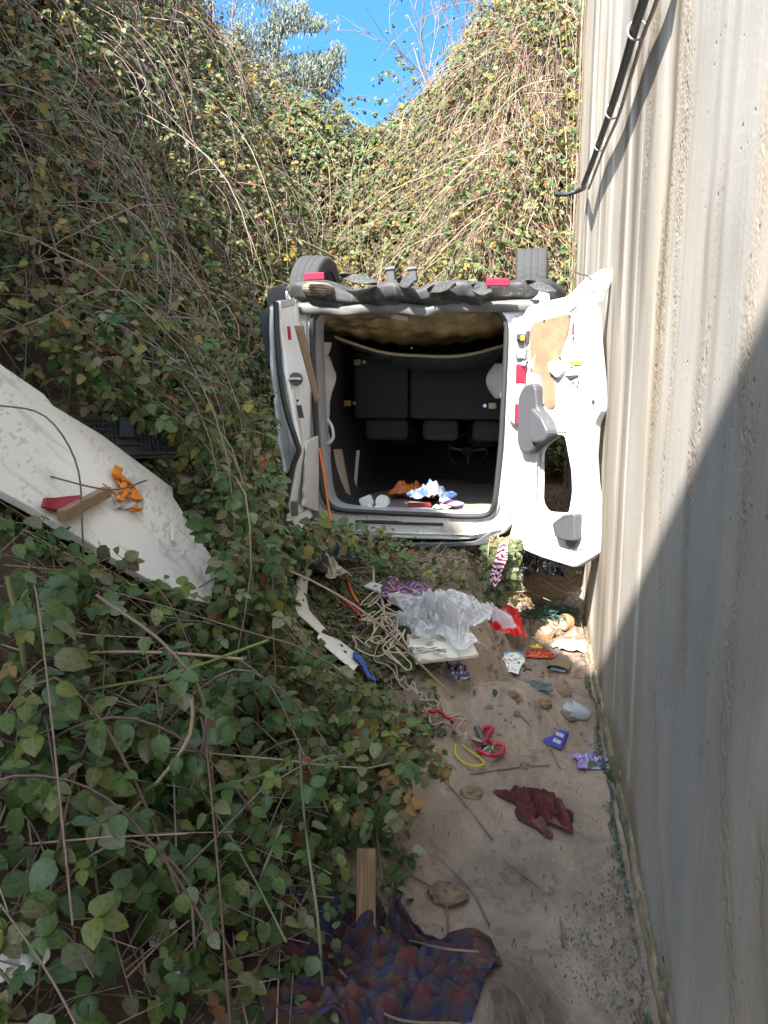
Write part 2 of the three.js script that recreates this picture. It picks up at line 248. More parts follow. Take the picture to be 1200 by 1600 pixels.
// ---------------------------------------------------------------- the lie of the torn white panel on the left bank
const PA = onLand(0, 578, 0.16), PB = onLand(335, 890, 0.1), PC = onLand(130, 850, 0.14);
const PN = PB.clone().sub(PA).cross(PC.clone().sub(PA)).normalize(); if (PN.y < 0) PN.negate();
const PU = PB.clone().sub(PA).normalize(), PV = PN.clone().cross(PU).normalize();
const onPanel = (px, py, lift = 0) => { const v = ray(px, py); const t = PA.clone().addScaledVector(PN, lift).sub(EYE).dot(PN) / v.dot(PN); return V().copy(EYE).addScaledVector(v, t); };
const panelUV = p => { const q = p.clone().sub(PA); return [q.dot(PU), q.dot(PV)]; };
const PANEL = [[-110, 490], [0, 578], [62, 622], [75, 640], [150, 688], [262, 768], [263, 782], [300, 835], [336, 890], [320, 947], [262, 935], [150, 868], [40, 800], [-110, 720]].map(([x, y]) => panelUV(onPanel(x, y)));
const panelHeight = (x, d) => PA.y - (PN.x * (x - PA.x) + PN.z * (-d - PA.z)) / PN.y;
function panelCovers(p) { const [u, v] = panelUV(p); let c = false; for (let i = 0, j = PANEL.length - 1; i < PANEL.length; j = i++) { const [a, b] = PANEL[i], [e, f] = PANEL[j]; if (b > v !== f > v && u < (e - a) * (v - b) / (f - b) + a) c = !c; } return c; }

// trodden and cleared places where nothing grows over what lies there
const toFrame = FRAME.clone().transpose();
const within = (L, x, y) => { let c = false; for (let i = 0, j = L.length - 1; i < L.length; j = i++) { const [a, b] = L[i], [e, f] = L[j]; if (b > y !== f > y && x < (e - a) * (y - b) / (f - b) + a) c = !c; } return c; };
const CLEAR = [
  [[[-60, 520], [0, 572], [150, 685], [270, 765], [345, 890], [325, 950], [240, 890], [150, 830], [60, 790], [-60, 740]], p => p.clone().sub(PA).dot(PN) > -0.02],
  [[[104, 645], [200, 648], [286, 690], [286, 716], [190, 716]], p => -p.z < 3.4],
  [[[455, 885], [520, 845], [565, 865], [660, 905], [760, 915], [830, 935], [905, 955], [925, 1100], [900, 1200], [700, 1205], [650, 1130], [600, 1085], [545, 1060], [455, 960]], p => p.y > land(p.x, -p.z) + 0.085],
  [[[535, 1305], [600, 1305], [640, 1395], [700, 1430], [790, 1620], [430, 1620], [520, 1490], [548, 1450]], p => p.y > land(p.x, -p.z) + 0.05],
  [[[640, 1210], [930, 1180], [1050, 1620], [790, 1620], [640, 1380]], p => p.y > land(p.x, -p.z) + 0.03],
  [[[420, 465], [800, 465], [800, 825], [490, 815], [445, 840], [428, 700]], p => -p.z < 4.75],
];
function blocks(p) { const v = p.clone().sub(EYE).applyMatrix4(toFrame); if (v.z > -0.3) return true; const x = 600 - F_PX * v.x / v.z, y = 800 + F_PX * v.y / v.z; return CLEAR.some(([L, f]) => within(L, x, y) && f(p)); }

// ---------------------------------------------------------------- brambles
function leafletGeo(w, curl, fold, teeth, n = 6) {                  // one leaf blade along +y, face +z, length 1
  const pos = [], uv = [], idx = []; 
  for (let i = 0; i <= n; i++) {
    const t = i / n, e = Math.pow(Math.sin(Math.PI * Math.pow(t, 0.8)), 0.62) * (1 - 0.12 * t) * w * 0.5 * (1 + (i % 2 ? teeth : -teeth));
    const z = -curl * t * t, f = fold * e;
    pos.push(-e, t, z + f, 0, t, z, e, t, z + f); uv.push(0.5 - e, t, 0.5, t, 0.5 + e, t);
  }
  for (let i = 0; i < n; i++) { const a = i * 3; idx.push(a, a + 1, a + 3, a + 1, a + 4, a + 3, a + 1, a + 2, a + 4, a + 2, a + 5, a + 4); }
  const g = new THREE.BufferGeometry(); g.setAttribute('position', new THREE.Float32BufferAttribute(pos, 3)); g.setAttribute('uv', new THREE.Float32BufferAttribute(uv, 2)); g.setIndex(idx); g.computeVertexNormals(); return g;
}
function sprigGeo(r, kind) {
  const gs = [], stalk = kind === 1 ? 0.35 : 0.8;
  const put = (a, l, y, tilt) => { const g = leafletGeo(0.68 + 0.24 * r(), 0.1 + 0.25 * r(), 0.1 + 0.3 * r(), 0.035, 7); g.scale(l, l, l); g.rotateX(tilt); g.rotateZ(a); g.translate(0, y, 0); gs.push(g); };
  put((r() - 0.5) * 0.3, 1, stalk, -0.2 - 0.4 * r());
  if (kind !== 1) { put(1.15 + 0.3 * r(), 0.78 + 0.2 * r(), stalk * 0.9, -0.2 * r()); put(-1.15 - 0.3 * r(), 0.78 + 0.2 * r(), stalk * 0.9, -0.2 * r()); }
  const s = new THREE.CylinderGeometry(0.02, 0.03, stalk, 3, 1, true); s.translate(0, stalk / 2, 0); gs.push(s);
  return join(gs);
}
const leafTex = tex(128, 128, (u, v, c) => {                       // veins and blotches of a blade
  const x = Math.abs(u - 0.5), vein = Math.max(ss(0.035, 0.0, x), 0.55 * ss(0.09, 0.0, Math.abs(((v - x * 1.1) * 7 % 1 + 1) % 1 - 0.5) ) * ss(0.5, 0.05, x));
  const k = 0.86 + 0.14 * fbm(u * 9, v * 9, 3) + 0.16 * vein - 0.25 * ss(0.36, 0.5, fbm(u * 7 + 4, v * 7, 3));
  c[0] = k * 1.02; c[1] = k; c[2] = k * 0.95;
});
const leafMat = phys(0xffffff, 0.6, { map: leafTex, transmission: 0.25, thickness: 0, specularIntensity: 0.45 });
const lr = mulberry(5);
const SPRIGS = [0, 0, 1, 1, 1].map(k => sprigGeo(lr, k));
const GREENS = [[0.066, 0.135, 0.038], [0.095, 0.172, 0.048], [0.080, 0.150, 0.060], [0.125, 0.188, 0.072], [0.160, 0.205, 0.054]];
const PALE = [[0.20, 0.235, 0.14], [0.24, 0.26, 0.17], [0.17, 0.20, 0.11]];
const WARM = [[0.29, 0.24, 0.06], [0.24, 0.225, 0.05], [0.23, 0.13, 0.045], [0.15, 0.075, 0.03], [0.30, 0.24, 0.11]];
const DUST = [[0.17, 0.17, 0.085], [0.20, 0.185, 0.105], [0.14, 0.15, 0.065]];
function leafColor(r, pale, warm, dust = 0) { const q = r(); const L = q < pale ? PALE : q < pale + warm ? WARM : q < pale + warm + dust ? DUST : GREENS; const c = L[Math.floor(r() * L.length)], k = 0.75 + 0.5 * r(); return rgb(c[0] * k, c[1] * k, c[2] * k); }
const inFrame = (p, m = 0.22) => { const v = p.clone().sub(EYE).applyMatrix4(FRAME.clone().transpose()); return v.z < -0.3 && Math.abs(v.x / -v.z) < (600 / F_PX) * (1 + m) && Math.abs(v.y / -v.z) < (800 / F_PX) * (1 + m); };
const inCar = p => p.x > -1.62 && p.x < 0.2 && -p.z > 4.55 && -p.z < 9 && p.y > 0.6 && p.y < 2.34;

class Thicket {
  constructor() { this.leaves = SPRIGS.map(() => []); this.pos = []; this.nor = []; this.col = []; this.idx = []; }
  leaf(p, nrm, size, color, r, dir) {
    if (!this.free && blocks(p)) return;
    const z = nrm.clone().normalize(), y = (dir ? dir.clone() : V(r() - 0.5, r() - 0.5, r() - 0.5)); y.addScaledVector(z, -y.dot(z)).normalize(); const x = y.clone().cross(z);
    const m = new THREE.Matrix4().makeBasis(x.multiplyScalar(size), y.multiplyScalar(size), z.multiplyScalar(size)).setPosition(p);
    this.leaves[Math.floor(r() * SPRIGS.length)].push([m, color]);
  }
  cane(pts, r0, r1, color) {                                        // slender four sided stem
    if (!this.free && pts.some(blocks)) return;
    const n = pts.length, base = this.pos.length / 3, t = V(), a = V(), b = V();
    for (let i = 0; i < n; i++) {
      t.copy(pts[Math.min(n - 1, i + 1)]).sub(pts[Math.max(0, i - 1)]).normalize(); a.set(0.31, 0.2, 0.93).cross(t).normalize(); b.copy(t).cross(a);
      const r = mix(r0, r1, i / (n - 1));
      for (let k = 0; k < 4; k++) { const c = Math.cos(k * 1.5708), s = Math.sin(k * 1.5708); const nx = a.x * c + b.x * s, ny = a.y * c + b.y * s, nz = a.z * c + b.z * s; this.pos.push(pts[i].x + nx * r, pts[i].y + ny * r, pts[i].z + nz * r); this.nor.push(nx, ny, nz); this.col.push(color.r, color.g, color.b); }
      if (i) for (let k = 0; k < 4; k++) { const q = base + (i - 1) * 4 + k, w = base + (i - 1) * 4 + (k + 1) % 4; this.idx.push(q, w, q + 4, w, w + 4, q + 4); }
    }
  }
  build(parent, leafName = 'foliage', caneName = 'tangled_canes') {
    this.leaves.forEach((L, k) => { if (!L.length) return; const m = new THREE.InstancedMesh(SPRIGS[k], leafMat, L.length); L.forEach(([mm, c], i) => { m.setMatrixAt(i, mm); m.setColorAt(i, c); }); m.name = leafName; m.userData.kind = 'stuff'; parent.add(m); shade(m); });
    if (this.pos.length) { const g = new THREE.BufferGeometry(); g.setAttribute('position', new THREE.Float32BufferAttribute(this.pos, 3)); g.setAttribute('normal', new THREE.Float32BufferAttribute(this.nor, 3)); g.setAttribute('color', new THREE.Float32BufferAttribute(this.col, 3)); g.setIndex(this.idx); const m = part(caneName, g, caneMat, parent); m.userData.kind = 'stuff'; }
  }
}
const caneMat = std(0xffffff, 0.75, { vertexColors: true });
const CANE = [[0.22, 0.16, 0.135], [0.17, 0.105, 0.095], [0.29, 0.24, 0.19], [0.20, 0.15, 0.145], [0.15, 0.16, 0.07], [0.13, 0.085, 0.06]];
const DRY = [[0.36, 0.26, 0.17], [0.30, 0.20, 0.14], [0.24, 0.16, 0.12], [0.42, 0.33, 0.22]];
const caneColor = (r, list) => { const c = list[Math.floor(r() * list.length)], k = 0.7 + 0.6 * r(); return rgb(c[0] * k, c[1] * k, c[2] * k); };
const grad = (x, d) => { const e = 0.12; return [(land(x + e, d) - land(x - e, d)) / (2 * e), (land(x, d + e) - land(x, d - e)) / (2 * e)]; };
const landNormal = (x, d) => { const [gx, gd] = grad(x, d); return V(-gx, 1, gd).normalize(); };

// one cane that drapes over the land, thrown downhill, with leaves along it
function drape(T, r, x, d, o) {
  let [gx, gd] = grad(x, d); const gl = Math.hypot(gx, gd);
  let ang = gl > 0.25 && r() < 0.6 ? Math.atan2(-gd, -gx) + (r() + r() - 1) * o.spread : r() * 6.28;
  const n = o.n ?? 9, pts = [], steep = Math.sqrt(1 + gl * gl), step = o.len * (0.6 + 0.8 * r()) / n / Math.max(1, steep * 0.8), clear = o.clear * (0.25 + r() * 0.9), arch = o.arch * r(), bend = (r() - 0.5) * 0.22;
  for (let i = 0; i <= n; i++) {
    const t = i / n; const N = landNormal(x, d); const h = clear * (0.3 + 0.7 * Math.sin(Math.PI * Math.min(1, t * 0.9 + 0.1))) + arch * Math.sin(Math.PI * t) + 0.02 * (r() - 0.5);
    const p = V(x, land(x, d), -d).addScaledVector(N, h); p.x = Math.min(p.x, XW - 0.02); pts.push(p);
    x += Math.cos(ang) * step; d += Math.sin(ang) * step; ang += bend + (r() - 0.5) * 0.25;
  }
  if (!pts.some(p => inFrame(p)) || pts.some(inCar)) return;
  if (o.clearOf && pts.some(o.clearOf)) return;
  T.cane(pts, o.r * (0.7 + 0.7 * r()), o.r * 0.35, caneColor(r, o.canes));
  if (r() < o.leafless) return;
  for (let i = 1; i < n; i++) for (let k = 0; k < o.per; k++) {
    const p = pts[i].clone().lerp(pts[i + 1], r()); const q = V(-p.z * 0.8, p.x * 0.8 + p.y * 0.5);
    if (n2(p.x * 2.3 + p.y * 0.7 + 11, p.z * 2.3 + p.y * 0.9) < o.gaps) continue;
    p.add(V((r() - 0.5) * 0.07, (r() - 0.4) * 0.07, (r() - 0.5) * 0.07));
    const N = landNormal(p.x, -p.z).multiplyScalar(0.7).add(V((r() - 0.5) * 1.5, 0.5 + (r() - 0.5) * 1.2, 0.35 + (r() - 0.5) * 1.3));
    T.leaf(p, N, o.size * (0.6 + 0.7 * r()), leafColor(r, o.pale, o.warm * (1 + 0.9 * n2(p.x * 0.9, p.z * 0.9 + p.y)), o.dust), r, V(r() - 0.5, -0.5 + r(), r() - 0.5));
  }
}

// left bank and far end of the gully
{
  const r = mulberry(11), T = new Thicket();
  const BOARD = p => { const q = p; return -q.z > 2.25 && -q.z < 3.2 && q.x < -1.12 && q.x > -2.1 && q.y > panelHeight(q.x, -q.z) - 0.04 && q.y < panelHeight(q.x, -q.z) + 0.6 && panelCovers(q); };
  for (let k = 0; k < 5200; k++) {
    const d = 2.3 + 9.6 * Math.pow(r(), 0.85), x = mix(-1.05 * d * 0.78 - 0.6, -0.55 - 0.95 * ss(2.6, 4.4, d), r());
    const up = ss(5, 9, d);
    drape(T, r, x, d, { len: 1.15, n: 9, spread: 1.9, clear: 0.34, arch: 0.3, r: 0.0034, canes: CANE, leafless: 0.3, per: 2.2, gaps: -0.5, size: mix(0.040, 0.048, up), pale: 0.12, warm: mix(0.22, 0.42, up), dust: 0.28, clearOf: BOARD });
  }
  for (let k = 0; k < 100000; k++) {                                // leaves filling the mass
    const d = 2.4 + 9.2 * Math.pow(r(), 0.8), x = mix(-1.05 * d * 0.78 - 0.4, -0.55 - 0.95 * ss(2.6, 4.4, d), r()), up = ss(5, 9, d);
    const cl = fbm(x * 2.1 + 4, d * 2.1 + 8, 3) + 0.5 * n2(x * 5.5, d * 5.5); if (cl < -0.2 + 0.3 * (r() - 0.5)) continue;
    const N = landNormal(x, d), p = V(x, land(x, d), -d).addScaledVector(N, (0.08 + 0.42 * clamp(0.45 + cl * 1.2)) * Math.sqrt(r()) + 0.04);
    if (!inFrame(p) || inCar(p) || BOARD(p)) continue;
    T.leaf(p, N.multiplyScalar(0.8).add(V((r() - 0.5) * 1.5, 0.4 + (r() - 0.5) * 1.2, 0.35 + (r() - 0.5) * 1.3)), mix(0.042, 0.052, up) * (0.4 + 1.15 * r() * r() + 0.3 * r()), leafColor(r, 0.12 + 0.05 * up, mix(0.22, 0.42, up) * (1 + 0.9 * n2(x * 0.9, d * 0.9)), 0.24), r);
  }
  for (let k = 0; k < 420; k++) {                                   // long bare stems thrown out over the mass
    const d = 2.9 + 8.2 * Math.pow(r(), 0.85), x = mix(-0.8 * d - 0.4, -0.9 - 0.8 * ss(2.6, 4.4, d), r());
    drape(T, r, x, d, { len: 1.9, n: 11, spread: 2.6, clear: 0.5, arch: 0.4, r: 0.0038, canes: [CANE[0], CANE[2], CANE[3], DRY[2], DRY[1]], leafless: 0.5, per: 1, gaps: 0, size: 0.04, pale: 0.3, warm: 0.3, dust: 0.3, clearOf: BOARD });
  }
  for (let k = 0; k < 1500; k++) {                                  // the slope behind the car
    const d = 8.4 + 3.4 * r(), x = mix(-3.4, 0.38, r());
    drape(T, r, x, d, { len: 1.2, n: 8, spread: 1.3, clear: 0.36, arch: 0.16, r: 0.0042, canes: [...CANE, ...DRY], leafless: 0.25 + 0.35 * ss(-1.2, -0.3, x), per: 3, gaps: -0.3, size: 0.045, pale: 0.12, warm: 0.36, dust: 0.2 });
  }
  for (let k = 0; k < 26000; k++) {
    const d = 8.35 + 3.2 * r(), x = mix(-3.6, 0.36, r()), cl = fbm(x * 1.5 + 14, land(x, d) * 1.3 + 8, 3) + 0.4 * n2(x * 4.5, d * 4.5);
    if (cl < 0.32 * ss(-1.6, -0.5, x) - 0.25 + 0.3 * (r() - 0.5)) continue;
    const N = landNormal(x, d), p = V(x, land(x, d), -d).addScaledVector(N, 0.1 + 0.4 * Math.sqrt(r())); p.x = Math.min(p.x, 0.36);
    if (!inFrame(p) || inCar(p)) continue;
    T.leaf(p, N.add(V((r() - 0.5) * 1.5, 0.4 + (r() - 0.5) * 1.2, 0.5 + (r() - 0.5) * 1.3)), 0.05 * (0.55 + 0.75 * r()), leafColor(r, 0.15, 0.33, 0.18), r);
  }
  const g = new THREE.Group(); g.name = 'bramble_thicket'; scene.add(g);
  tag(g, 'mass of leafy brambles smothering the bank and the head of the gully', 'brambles', null, 'stuff');
  T.build(g);
}
// dry curtain of stems hanging down beside the far end of the wall
{
  const r = mulberry(23), T = new Thicket();
  for (let k = 0; k < 2100; k++) {
    const x = mix(-1.5, 0.38, Math.pow(r(), 0.75)), y0 = 1.8 + 4.4 * r() * (0.6 + 0.4 * ss(-1.6, 0, x)), L = 0.6 + 1.3 * r(), pts = [];
    let d = 8.3; while (d < 12 && land(x, d) < y0) d += 0.05; if (d >= 11.9) continue;
    let px = x, drift = (r() - 0.5) * (r() < 0.4 ? 0.4 : 0.14); const off = 0.1 + 0.4 * r();
    for (let i = 0; i <= 8; i++) { const t = i / 8; px += drift + (r() - 0.5) * 0.09; const y = y0 + 0.25 * Math.sin(t * 2.5) - L * t; let dd = 8.3; while (dd < 12 && land(px, dd) < y) dd += 0.05; pts.push(V(Math.min(px, 0.37), y, -(Math.min(d, dd) - off * (0.4 + 0.6 * Math.sin(Math.PI * t)) ))); }
    if (pts.some(inCar) || !pts.some(p => inFrame(p))) continue;
    T.cane(pts, 0.003 + 0.005 * r() * r(), 0.0018, caneColor(r, r() < 0.7 ? DRY : CANE));
    for (const p of pts) if (r() < 0.6 && n2(p.x * 2.1 + 3, p.y * 2.1) > -0.1) T.leaf(p, V((r() - 0.5), 0.5 + r() - 0.5, 0.6 + (r() - 0.5)), 0.042 * (0.6 + 0.7 * r()), leafColor(r, 0.2, 0.35, 0.15), r);
  }
  const g = new THREE.Group(); g.name = 'dry_creeper'; scene.add(g);
  tag(g, 'curtain of dry brown creeper stems hanging beside the far end of the wall', 'creeper', null, 'stuff');
  T.build(g, 'creeper_leaves', 'dry_stems');
}
// broken brambles lying on the heap in front of the car
{
  const r = mulberry(31), T = new Thicket();
  for (let k = 0; k < 1500; k++) {
    const d = 2.3 + 2.6 * r(), x = mix(-1.6, -0.12 - 0.35 * ss(3.4, 2.4, d), r());
    drape(T, r, x, d, { len: 0.9, n: 8, spread: 2.4, clear: 0.07, arch: 0.05, r: 0.0028, canes: [...CANE, ...DRY], leafless: 0.3, per: 1.8, gaps: -0.4, size: 0.03, pale: 0.22, warm: 0.08, dust: 0.34, clearOf: p => p.x > -0.1 - 0.38 * ss(4.3, 3.2, -p.z) });
  }
  for (let k = 0; k < 2600; k++) {                                  // trodden leaves near the toe
    const d = 1.6 + 2.6 * r(), x = mix(-1.3, -0.3, r()), p = V(x, land(x, d) + 0.03 + 0.12 * r() * ss(-0.3, -0.6, x), -d);
    if (r() > ss(-0.18, -0.5, x + 0.1 * n2(d * 3, 2))) continue;
    T.leaf(p, V((r() - 0.5) * 1.2, 1, (r() - 0.3) * 1.2), 0.034 * (0.6 + 0.7 * r()), leafColor(r, 0.14, 0.05, 0.25), r);
  }
  for (let k = 0; k < 1500; k++) {                                   // dead grass under and beyond the car door
    const d = 4.9 + 2.6 * r(), x = mix(-0.5, 0.36, r()), a = r() * 6.28, L = 0.12 + 0.3 * r(), y = land(x, d) + 0.01, h = 0.12 * r();
    T.cane([V(x, y, -d), V(x + Math.cos(a) * L * 0.5, y + h, -d + Math.sin(a) * L * 0.5), V(Math.min(0.37, x + Math.cos(a) * L), y + h * 0.4, -d + Math.sin(a) * L)], 0.003, 0.0015, caneColor(r, DRY));
  }
  const g = new THREE.Group(); g.name = 'broken_brambles'; scene.add(g);
  tag(g, 'flattened broken brambles and dead grass littering the heap under the car', 'brambles', null, 'stuff');
  T.build(g, 'fallen_leaves', 'broken_stems');
}
// the near bramble bush: leaves and canes large enough to tell apart
{
  const r = mulberry(47);
  const bush = thing('bramble_bush', 'large leafy green bramble bush sprawling down beside the plaid shirt', 'bramble bush');
  const T = new Thicket(), single = [];
  const mats = [...GREENS, ...GREENS, ...GREENS, ...GREENS, ...PALE.slice(2), DUST[2]].map(c => phys(rgb(...c), 0.45, { map: leafTex, transmission: 0.25, thickness: 0, specularIntensity: 0.8 }));
  const cmats = CANE.map(c => std(rgb(...c), 0.7));
  const grow = (pts, rad, per, size, mat) => {
    const c = new THREE.CatmullRomCurve3(pts, false, 'centripetal');
    part('cane', new THREE.TubeGeometry(c, 16, rad, 5), mat ?? cmats[Math.floor(r() * cmats.length)], bush);
    const L = c.getLength(), n = Math.round(L * per);
    for (let i = 0; i < n; i++) { const t = clamp((i + r()) / n), p = c.getPoint(t), tan = c.getTangent(t); const side = tan.clone().cross(V(0, 1, 0)).normalize().multiplyScalar(i % 2 ? 1 : -1); single.push([p, V((r() - 0.5) * 0.9, 0.9 + (r() - 0.5) * 0.8, 0.45 + (r() - 0.5) * 0.9), size * (0.6 + 0.7 * r()), side.addScaledVector(V(0, -1, 0.3), 0.3 + 0.6 * r())]); }
  };
  for (let k = 0; k < 95; k++) {                                    // arching canes
    const d = 1.0 + 1.5 * r(), x = mix(-0.62 - 0.35 * d * r(), -0.38, Math.pow(r(), 1.3)) - 0.55 * r() * (k % 3 ? 1 : 0), h = land(x, d);
    const a = (r() - 0.5) * 2.6 + (r() < 0.7 ? 0 : 3.1), L = 0.35 + 0.55 * r(), up = 0.05 + 0.36 * r() * ss(-0.35, -0.7, x), pts = [];
    for (let i = 0; i <= 5; i++) { const t = i / 5, X = x + Math.cos(a) * L * t, D = d + Math.sin(a) * L * t; pts.push(V(X, Math.max(land(X, D) + 0.03, h + up * Math.sin(Math.PI * (0.15 + 0.75 * t)) * 1.1 - 0.25 * t * t) + 0.02 * (r() - 0.5), -D)); }
    if (pts.some(p => p.x > -0.36 || -p.z < 0.85) || !pts.some(p => inFrame(p, 0.1))) continue;
    if (pts.some(blocks)) continue; grow(pts, 0.0022 + 0.0016 * r(), 22, 0.036 + 0.026 * r());
  }
  for (const [path, dep, rad, per, c] of [                           // the long canes that cross the picture's dark hollow
    [[[66, 1459], [190, 1290], [297, 1149], [300, 1090]], 1.55, 0.0045, 3, DRY[3]], [[[-20, 1142], [120, 1085], [270, 1053], [420, 1000]], 1.75, 0.004, 6, GREENS[4]],
    [[[-20, 1045], [120, 1022], [260, 1020], [380, 1030]], 1.8, 0.004, 7, DRY[0]], [[[468, 1170], [478, 1300], [497, 1440], [508, 1620]], 1.72, 0.004, 17, PALE[2]],
    [[[230, 1330], [320, 1240], [400, 1215], [450, 1200]], 1.7, 0.006, 12, GREENS[3]], [[[10, 900], [35, 1020], [30, 1200], [5, 1330]], 1.45, 0.006, 9, DUST[2]],
    [[[440, 1290], [400, 1400], [395, 1520]], 1.65, 0.004, 5, PALE[0]], [[[150, 930], [260, 1010], [320, 1100], [290, 1270]], 1.6, 0.004, 10, CANE[0]],
    [[[330, 860], [420, 880], [560, 950], [700, 1080]], 2.5, 0.004, 3, DRY[1]], [[[60, 740], [180, 765], [230, 750]], 2.2, 0.003, 0, CANE[5]], [[[-10, 632], [70, 650], [118, 720], [130, 850]], 2.1, 0.003, 3, CANE[5]]]) {
    grow(path.map(([x, y], i) => at(x, y, dep + 0.06 * Math.sin(i * 2 + x))), rad, per, 0.042, std(rgb(...c), 0.7));
  }
  for (let k = 0; k < 900; k++) {                                    // leaves standing among them
    const px = 640 * Math.pow(r(), 1.1), py = 850 + 720 * r(); if (py < 900 + (px > 320 ? 130 : 0)) continue; const q = onLand(px, py, 0.1 + 0.22 * r()); if (q.x > -0.42 || q.z > -0.8 || n2(px / 75 + 3, py / 75) < 0.05) continue;
    single.push([q, V((r() - 0.5) * 1.1, 0.8 + (r() - 0.5) * 0.8, 0.6 + (r() - 0.5) * 1.0), 0.05 * (0.45 + 0.4 * r() + 0.8 * r() * r()), V(r() - 0.5, -0.4 + (r() - 0.5), r() - 0.5)]);
  }
  for (let k = 0; k < 90; k++) { const px = 420 * r(), q = onLand(px, 790 + px * 0.25 + 110 * r(), 0.3); single.push([q, V((r() - 0.5) * 1.1, 0.8 + (r() - 0.5) * 0.8, 0.6 + (r() - 0.5)), 0.04 * (0.6 + 0.8 * r()), V(r() - 0.5, -0.4 + (r() - 0.5), r() - 0.5)]); }
  const keep = single.filter(q => !blocks(q[0]) || r() < 0.04), rank = keep.map((s, i) => [inFrame(s[0], -0.03) ? s[2] / s[0].distanceTo(EYE) : 0, i]).sort((a, b) => b[0] - a[0]);
  rank.forEach(([, i], k) => {
    const [p, nrm, size, dir] = keep[i];
    if (k < 300) {
      const m = part('leaf', SPRIGS[Math.floor(r() * SPRIGS.length)], mats[Math.floor(r() * mats.length)], bush);
      const z = nrm.clone().normalize(), y = dir.clone().addScaledVector(z, -dir.dot(z)).normalize(), x = y.clone().cross(z);
      m.quaternion.setFromRotationMatrix(new THREE.Matrix4().makeBasis(x, y, z)); m.position.copy(p); m.scale.setScalar(size);
    } else T.leaf(p, nrm, size, leafColor(r, 0.08, 0.03, 0.08), r, dir);
  });
  for (let k = 0; k < 420; k++) { // dead inner stems in the hollow
    const q = onLand(700 * r() - 30, 860 + 760 * r(), 0.02 + 0.16 * r()); if (q.x > -0.45 || q.z > -0.8) continue; const a = r() * 6.28, L = 0.1 + 0.25 * r(), s = 0.5 * (r() - 0.3);
    T.cane([q, q.clone().add(V(Math.cos(a) * L * 0.5, s * L, Math.sin(a) * L * 0.5)), q.clone().add(V(Math.cos(a) * L, s * L * 1.6, Math.sin(a) * L))], 0.0025, 0.0012, caneColor(r, [...CANE, DRY[1], DRY[2]]));
  }
  T.build(bush, 'foliage', 'dead_stems');
}
// bunch of torn brambles caught on the corner of the car
{
  const r = mulberry(53), T = Object.assign(new Thicket(), { free: true }), o = thing('torn_bramble_bunch', 'bunch of torn pale brambles hanging from the corner of the car roof', 'brambles');
  for (let k = 0; k < 34; k++) {
    const a = at(765 + 34 * r(), 836 + 14 * r(), 4.6 + 0.1 * r()), b = at(742 + 50 * r(), 905 + 50 * r(), 4.5 + 0.12 * r()), m = a.clone().lerp(b, 0.5).add(V((r() - 0.5) * 0.05, 0.04, 0.05 + 0.06 * r()));
    T.cane([a, a.clone().lerp(m, 0.5).add(V(0, 0.03, 0.02)), m, m.clone().lerp(b, 0.6), b], 0.0032, 0.002, caneColor(r, DRY));
    for (let i = 0; i < 13; i++) { const p = i < 9 ? a.clone().lerp(m, r()).add(V(0.06 * (r() - 0.3), 0.05 * (r() - 0.5), 0.05 * r())) : m.clone().lerp(b, r()).add(V(0.08 * (r() - 0.2), 0, 0.05 * r())); T.leaf(p, V(r() - 0.5, 0.6, 0.6 + r() - 0.5), 0.05 * (0.6 + 0.6 * r()), leafColor(r, 0.6, 0.04, 0.2), r, V(r() - 0.3, -0.6, r() - 0.5)); }
  }
  T.build(o, 'foliage', 'stems');
}
// canes that arch up against the sky
{
  const r = mulberry(61), T = new Thicket(), o = thing('arching_brambles', 'thin leafy bramble sprays arching up against the blue sky', 'brambles');
  const arcs = [[[400, 260], [455, 175], [520, 160], [560, 195]], [[640, 260], [600, 190], [560, 170], [520, 200]], [[660, 250], [640, 150], [610, 110], [585, 125]], [[480, 280], [500, 190], [560, 150], [615, 165]], [[690, 210], [650, 120], [620, 85]], [[560, 280], [575, 215], [610, 190], [650, 205]], [[520, 270], [540, 215], [585, 200], [600, 225]], [[430, 200], [480, 140], [520, 150], [540, 190]]];
  for (const a of arcs) { const d = 10.4 + 0.8 * r(), c = new THREE.CatmullRomCurve3(a.map(([x, y]) => at(x, y, d))), pts = c.getPoints(12); T.cane(pts, 0.006, 0.003, caneColor(r, CANE)); for (let i = 0; i < 26; i++) { const p = c.getPoint(0.2 + 0.8 * r()).add(V((r() - 0.5) * 0.1, (r() - 0.5) * 0.1, 0)); T.leaf(p, V(r() - 0.5, r() - 0.3, 0.7), 0.05 * (0.6 + 0.5 * r()), leafColor(r, 0.1, 0.3, 0.2), r, V(r() - 0.5, -0.6, 0)); } }
  T.build(o, 'foliage', 'canes');
}
// ---------------------------------------------------------------- trees on the skyline
function branchOut(segs, tips, r, p, dir, len, rad, depth, o) {
  const pts = [p.clone()]; let q = p.clone(), dd = dir.clone();
  for (let i = 0; i < 4; i++) { dd.add(V((r() - 0.5) * o.wob, (r() - 0.5) * o.wob + o.lift, (r() - 0.5) * o.wob)).normalize(); q = q.clone().addScaledVector(dd, len / 4); pts.push(q); }
  segs.push([pts, rad, rad * 0.55]);
  if (depth <= 0) { tips.push([q, dd, pts]); return; }
  const k = o.kids + (r() < 0.5 ? 1 : 0);
  for (let i = 0; i < k; i++) { const t = 1 + Math.floor(r() * 4), s = pts[t]; branchOut(segs, tips, r, s, dd.clone().add(V((r() - 0.5) * o.fan, (r() - 0.35) * o.fan, (r() - 0.5) * o.fan)).normalize(), len * (0.6 + 0.25 * r()), rad * 0.55, depth - 1, o); }
}
const lanceGeo = leafletGeo(0.24, 0.15, 0.2, 0, 3);
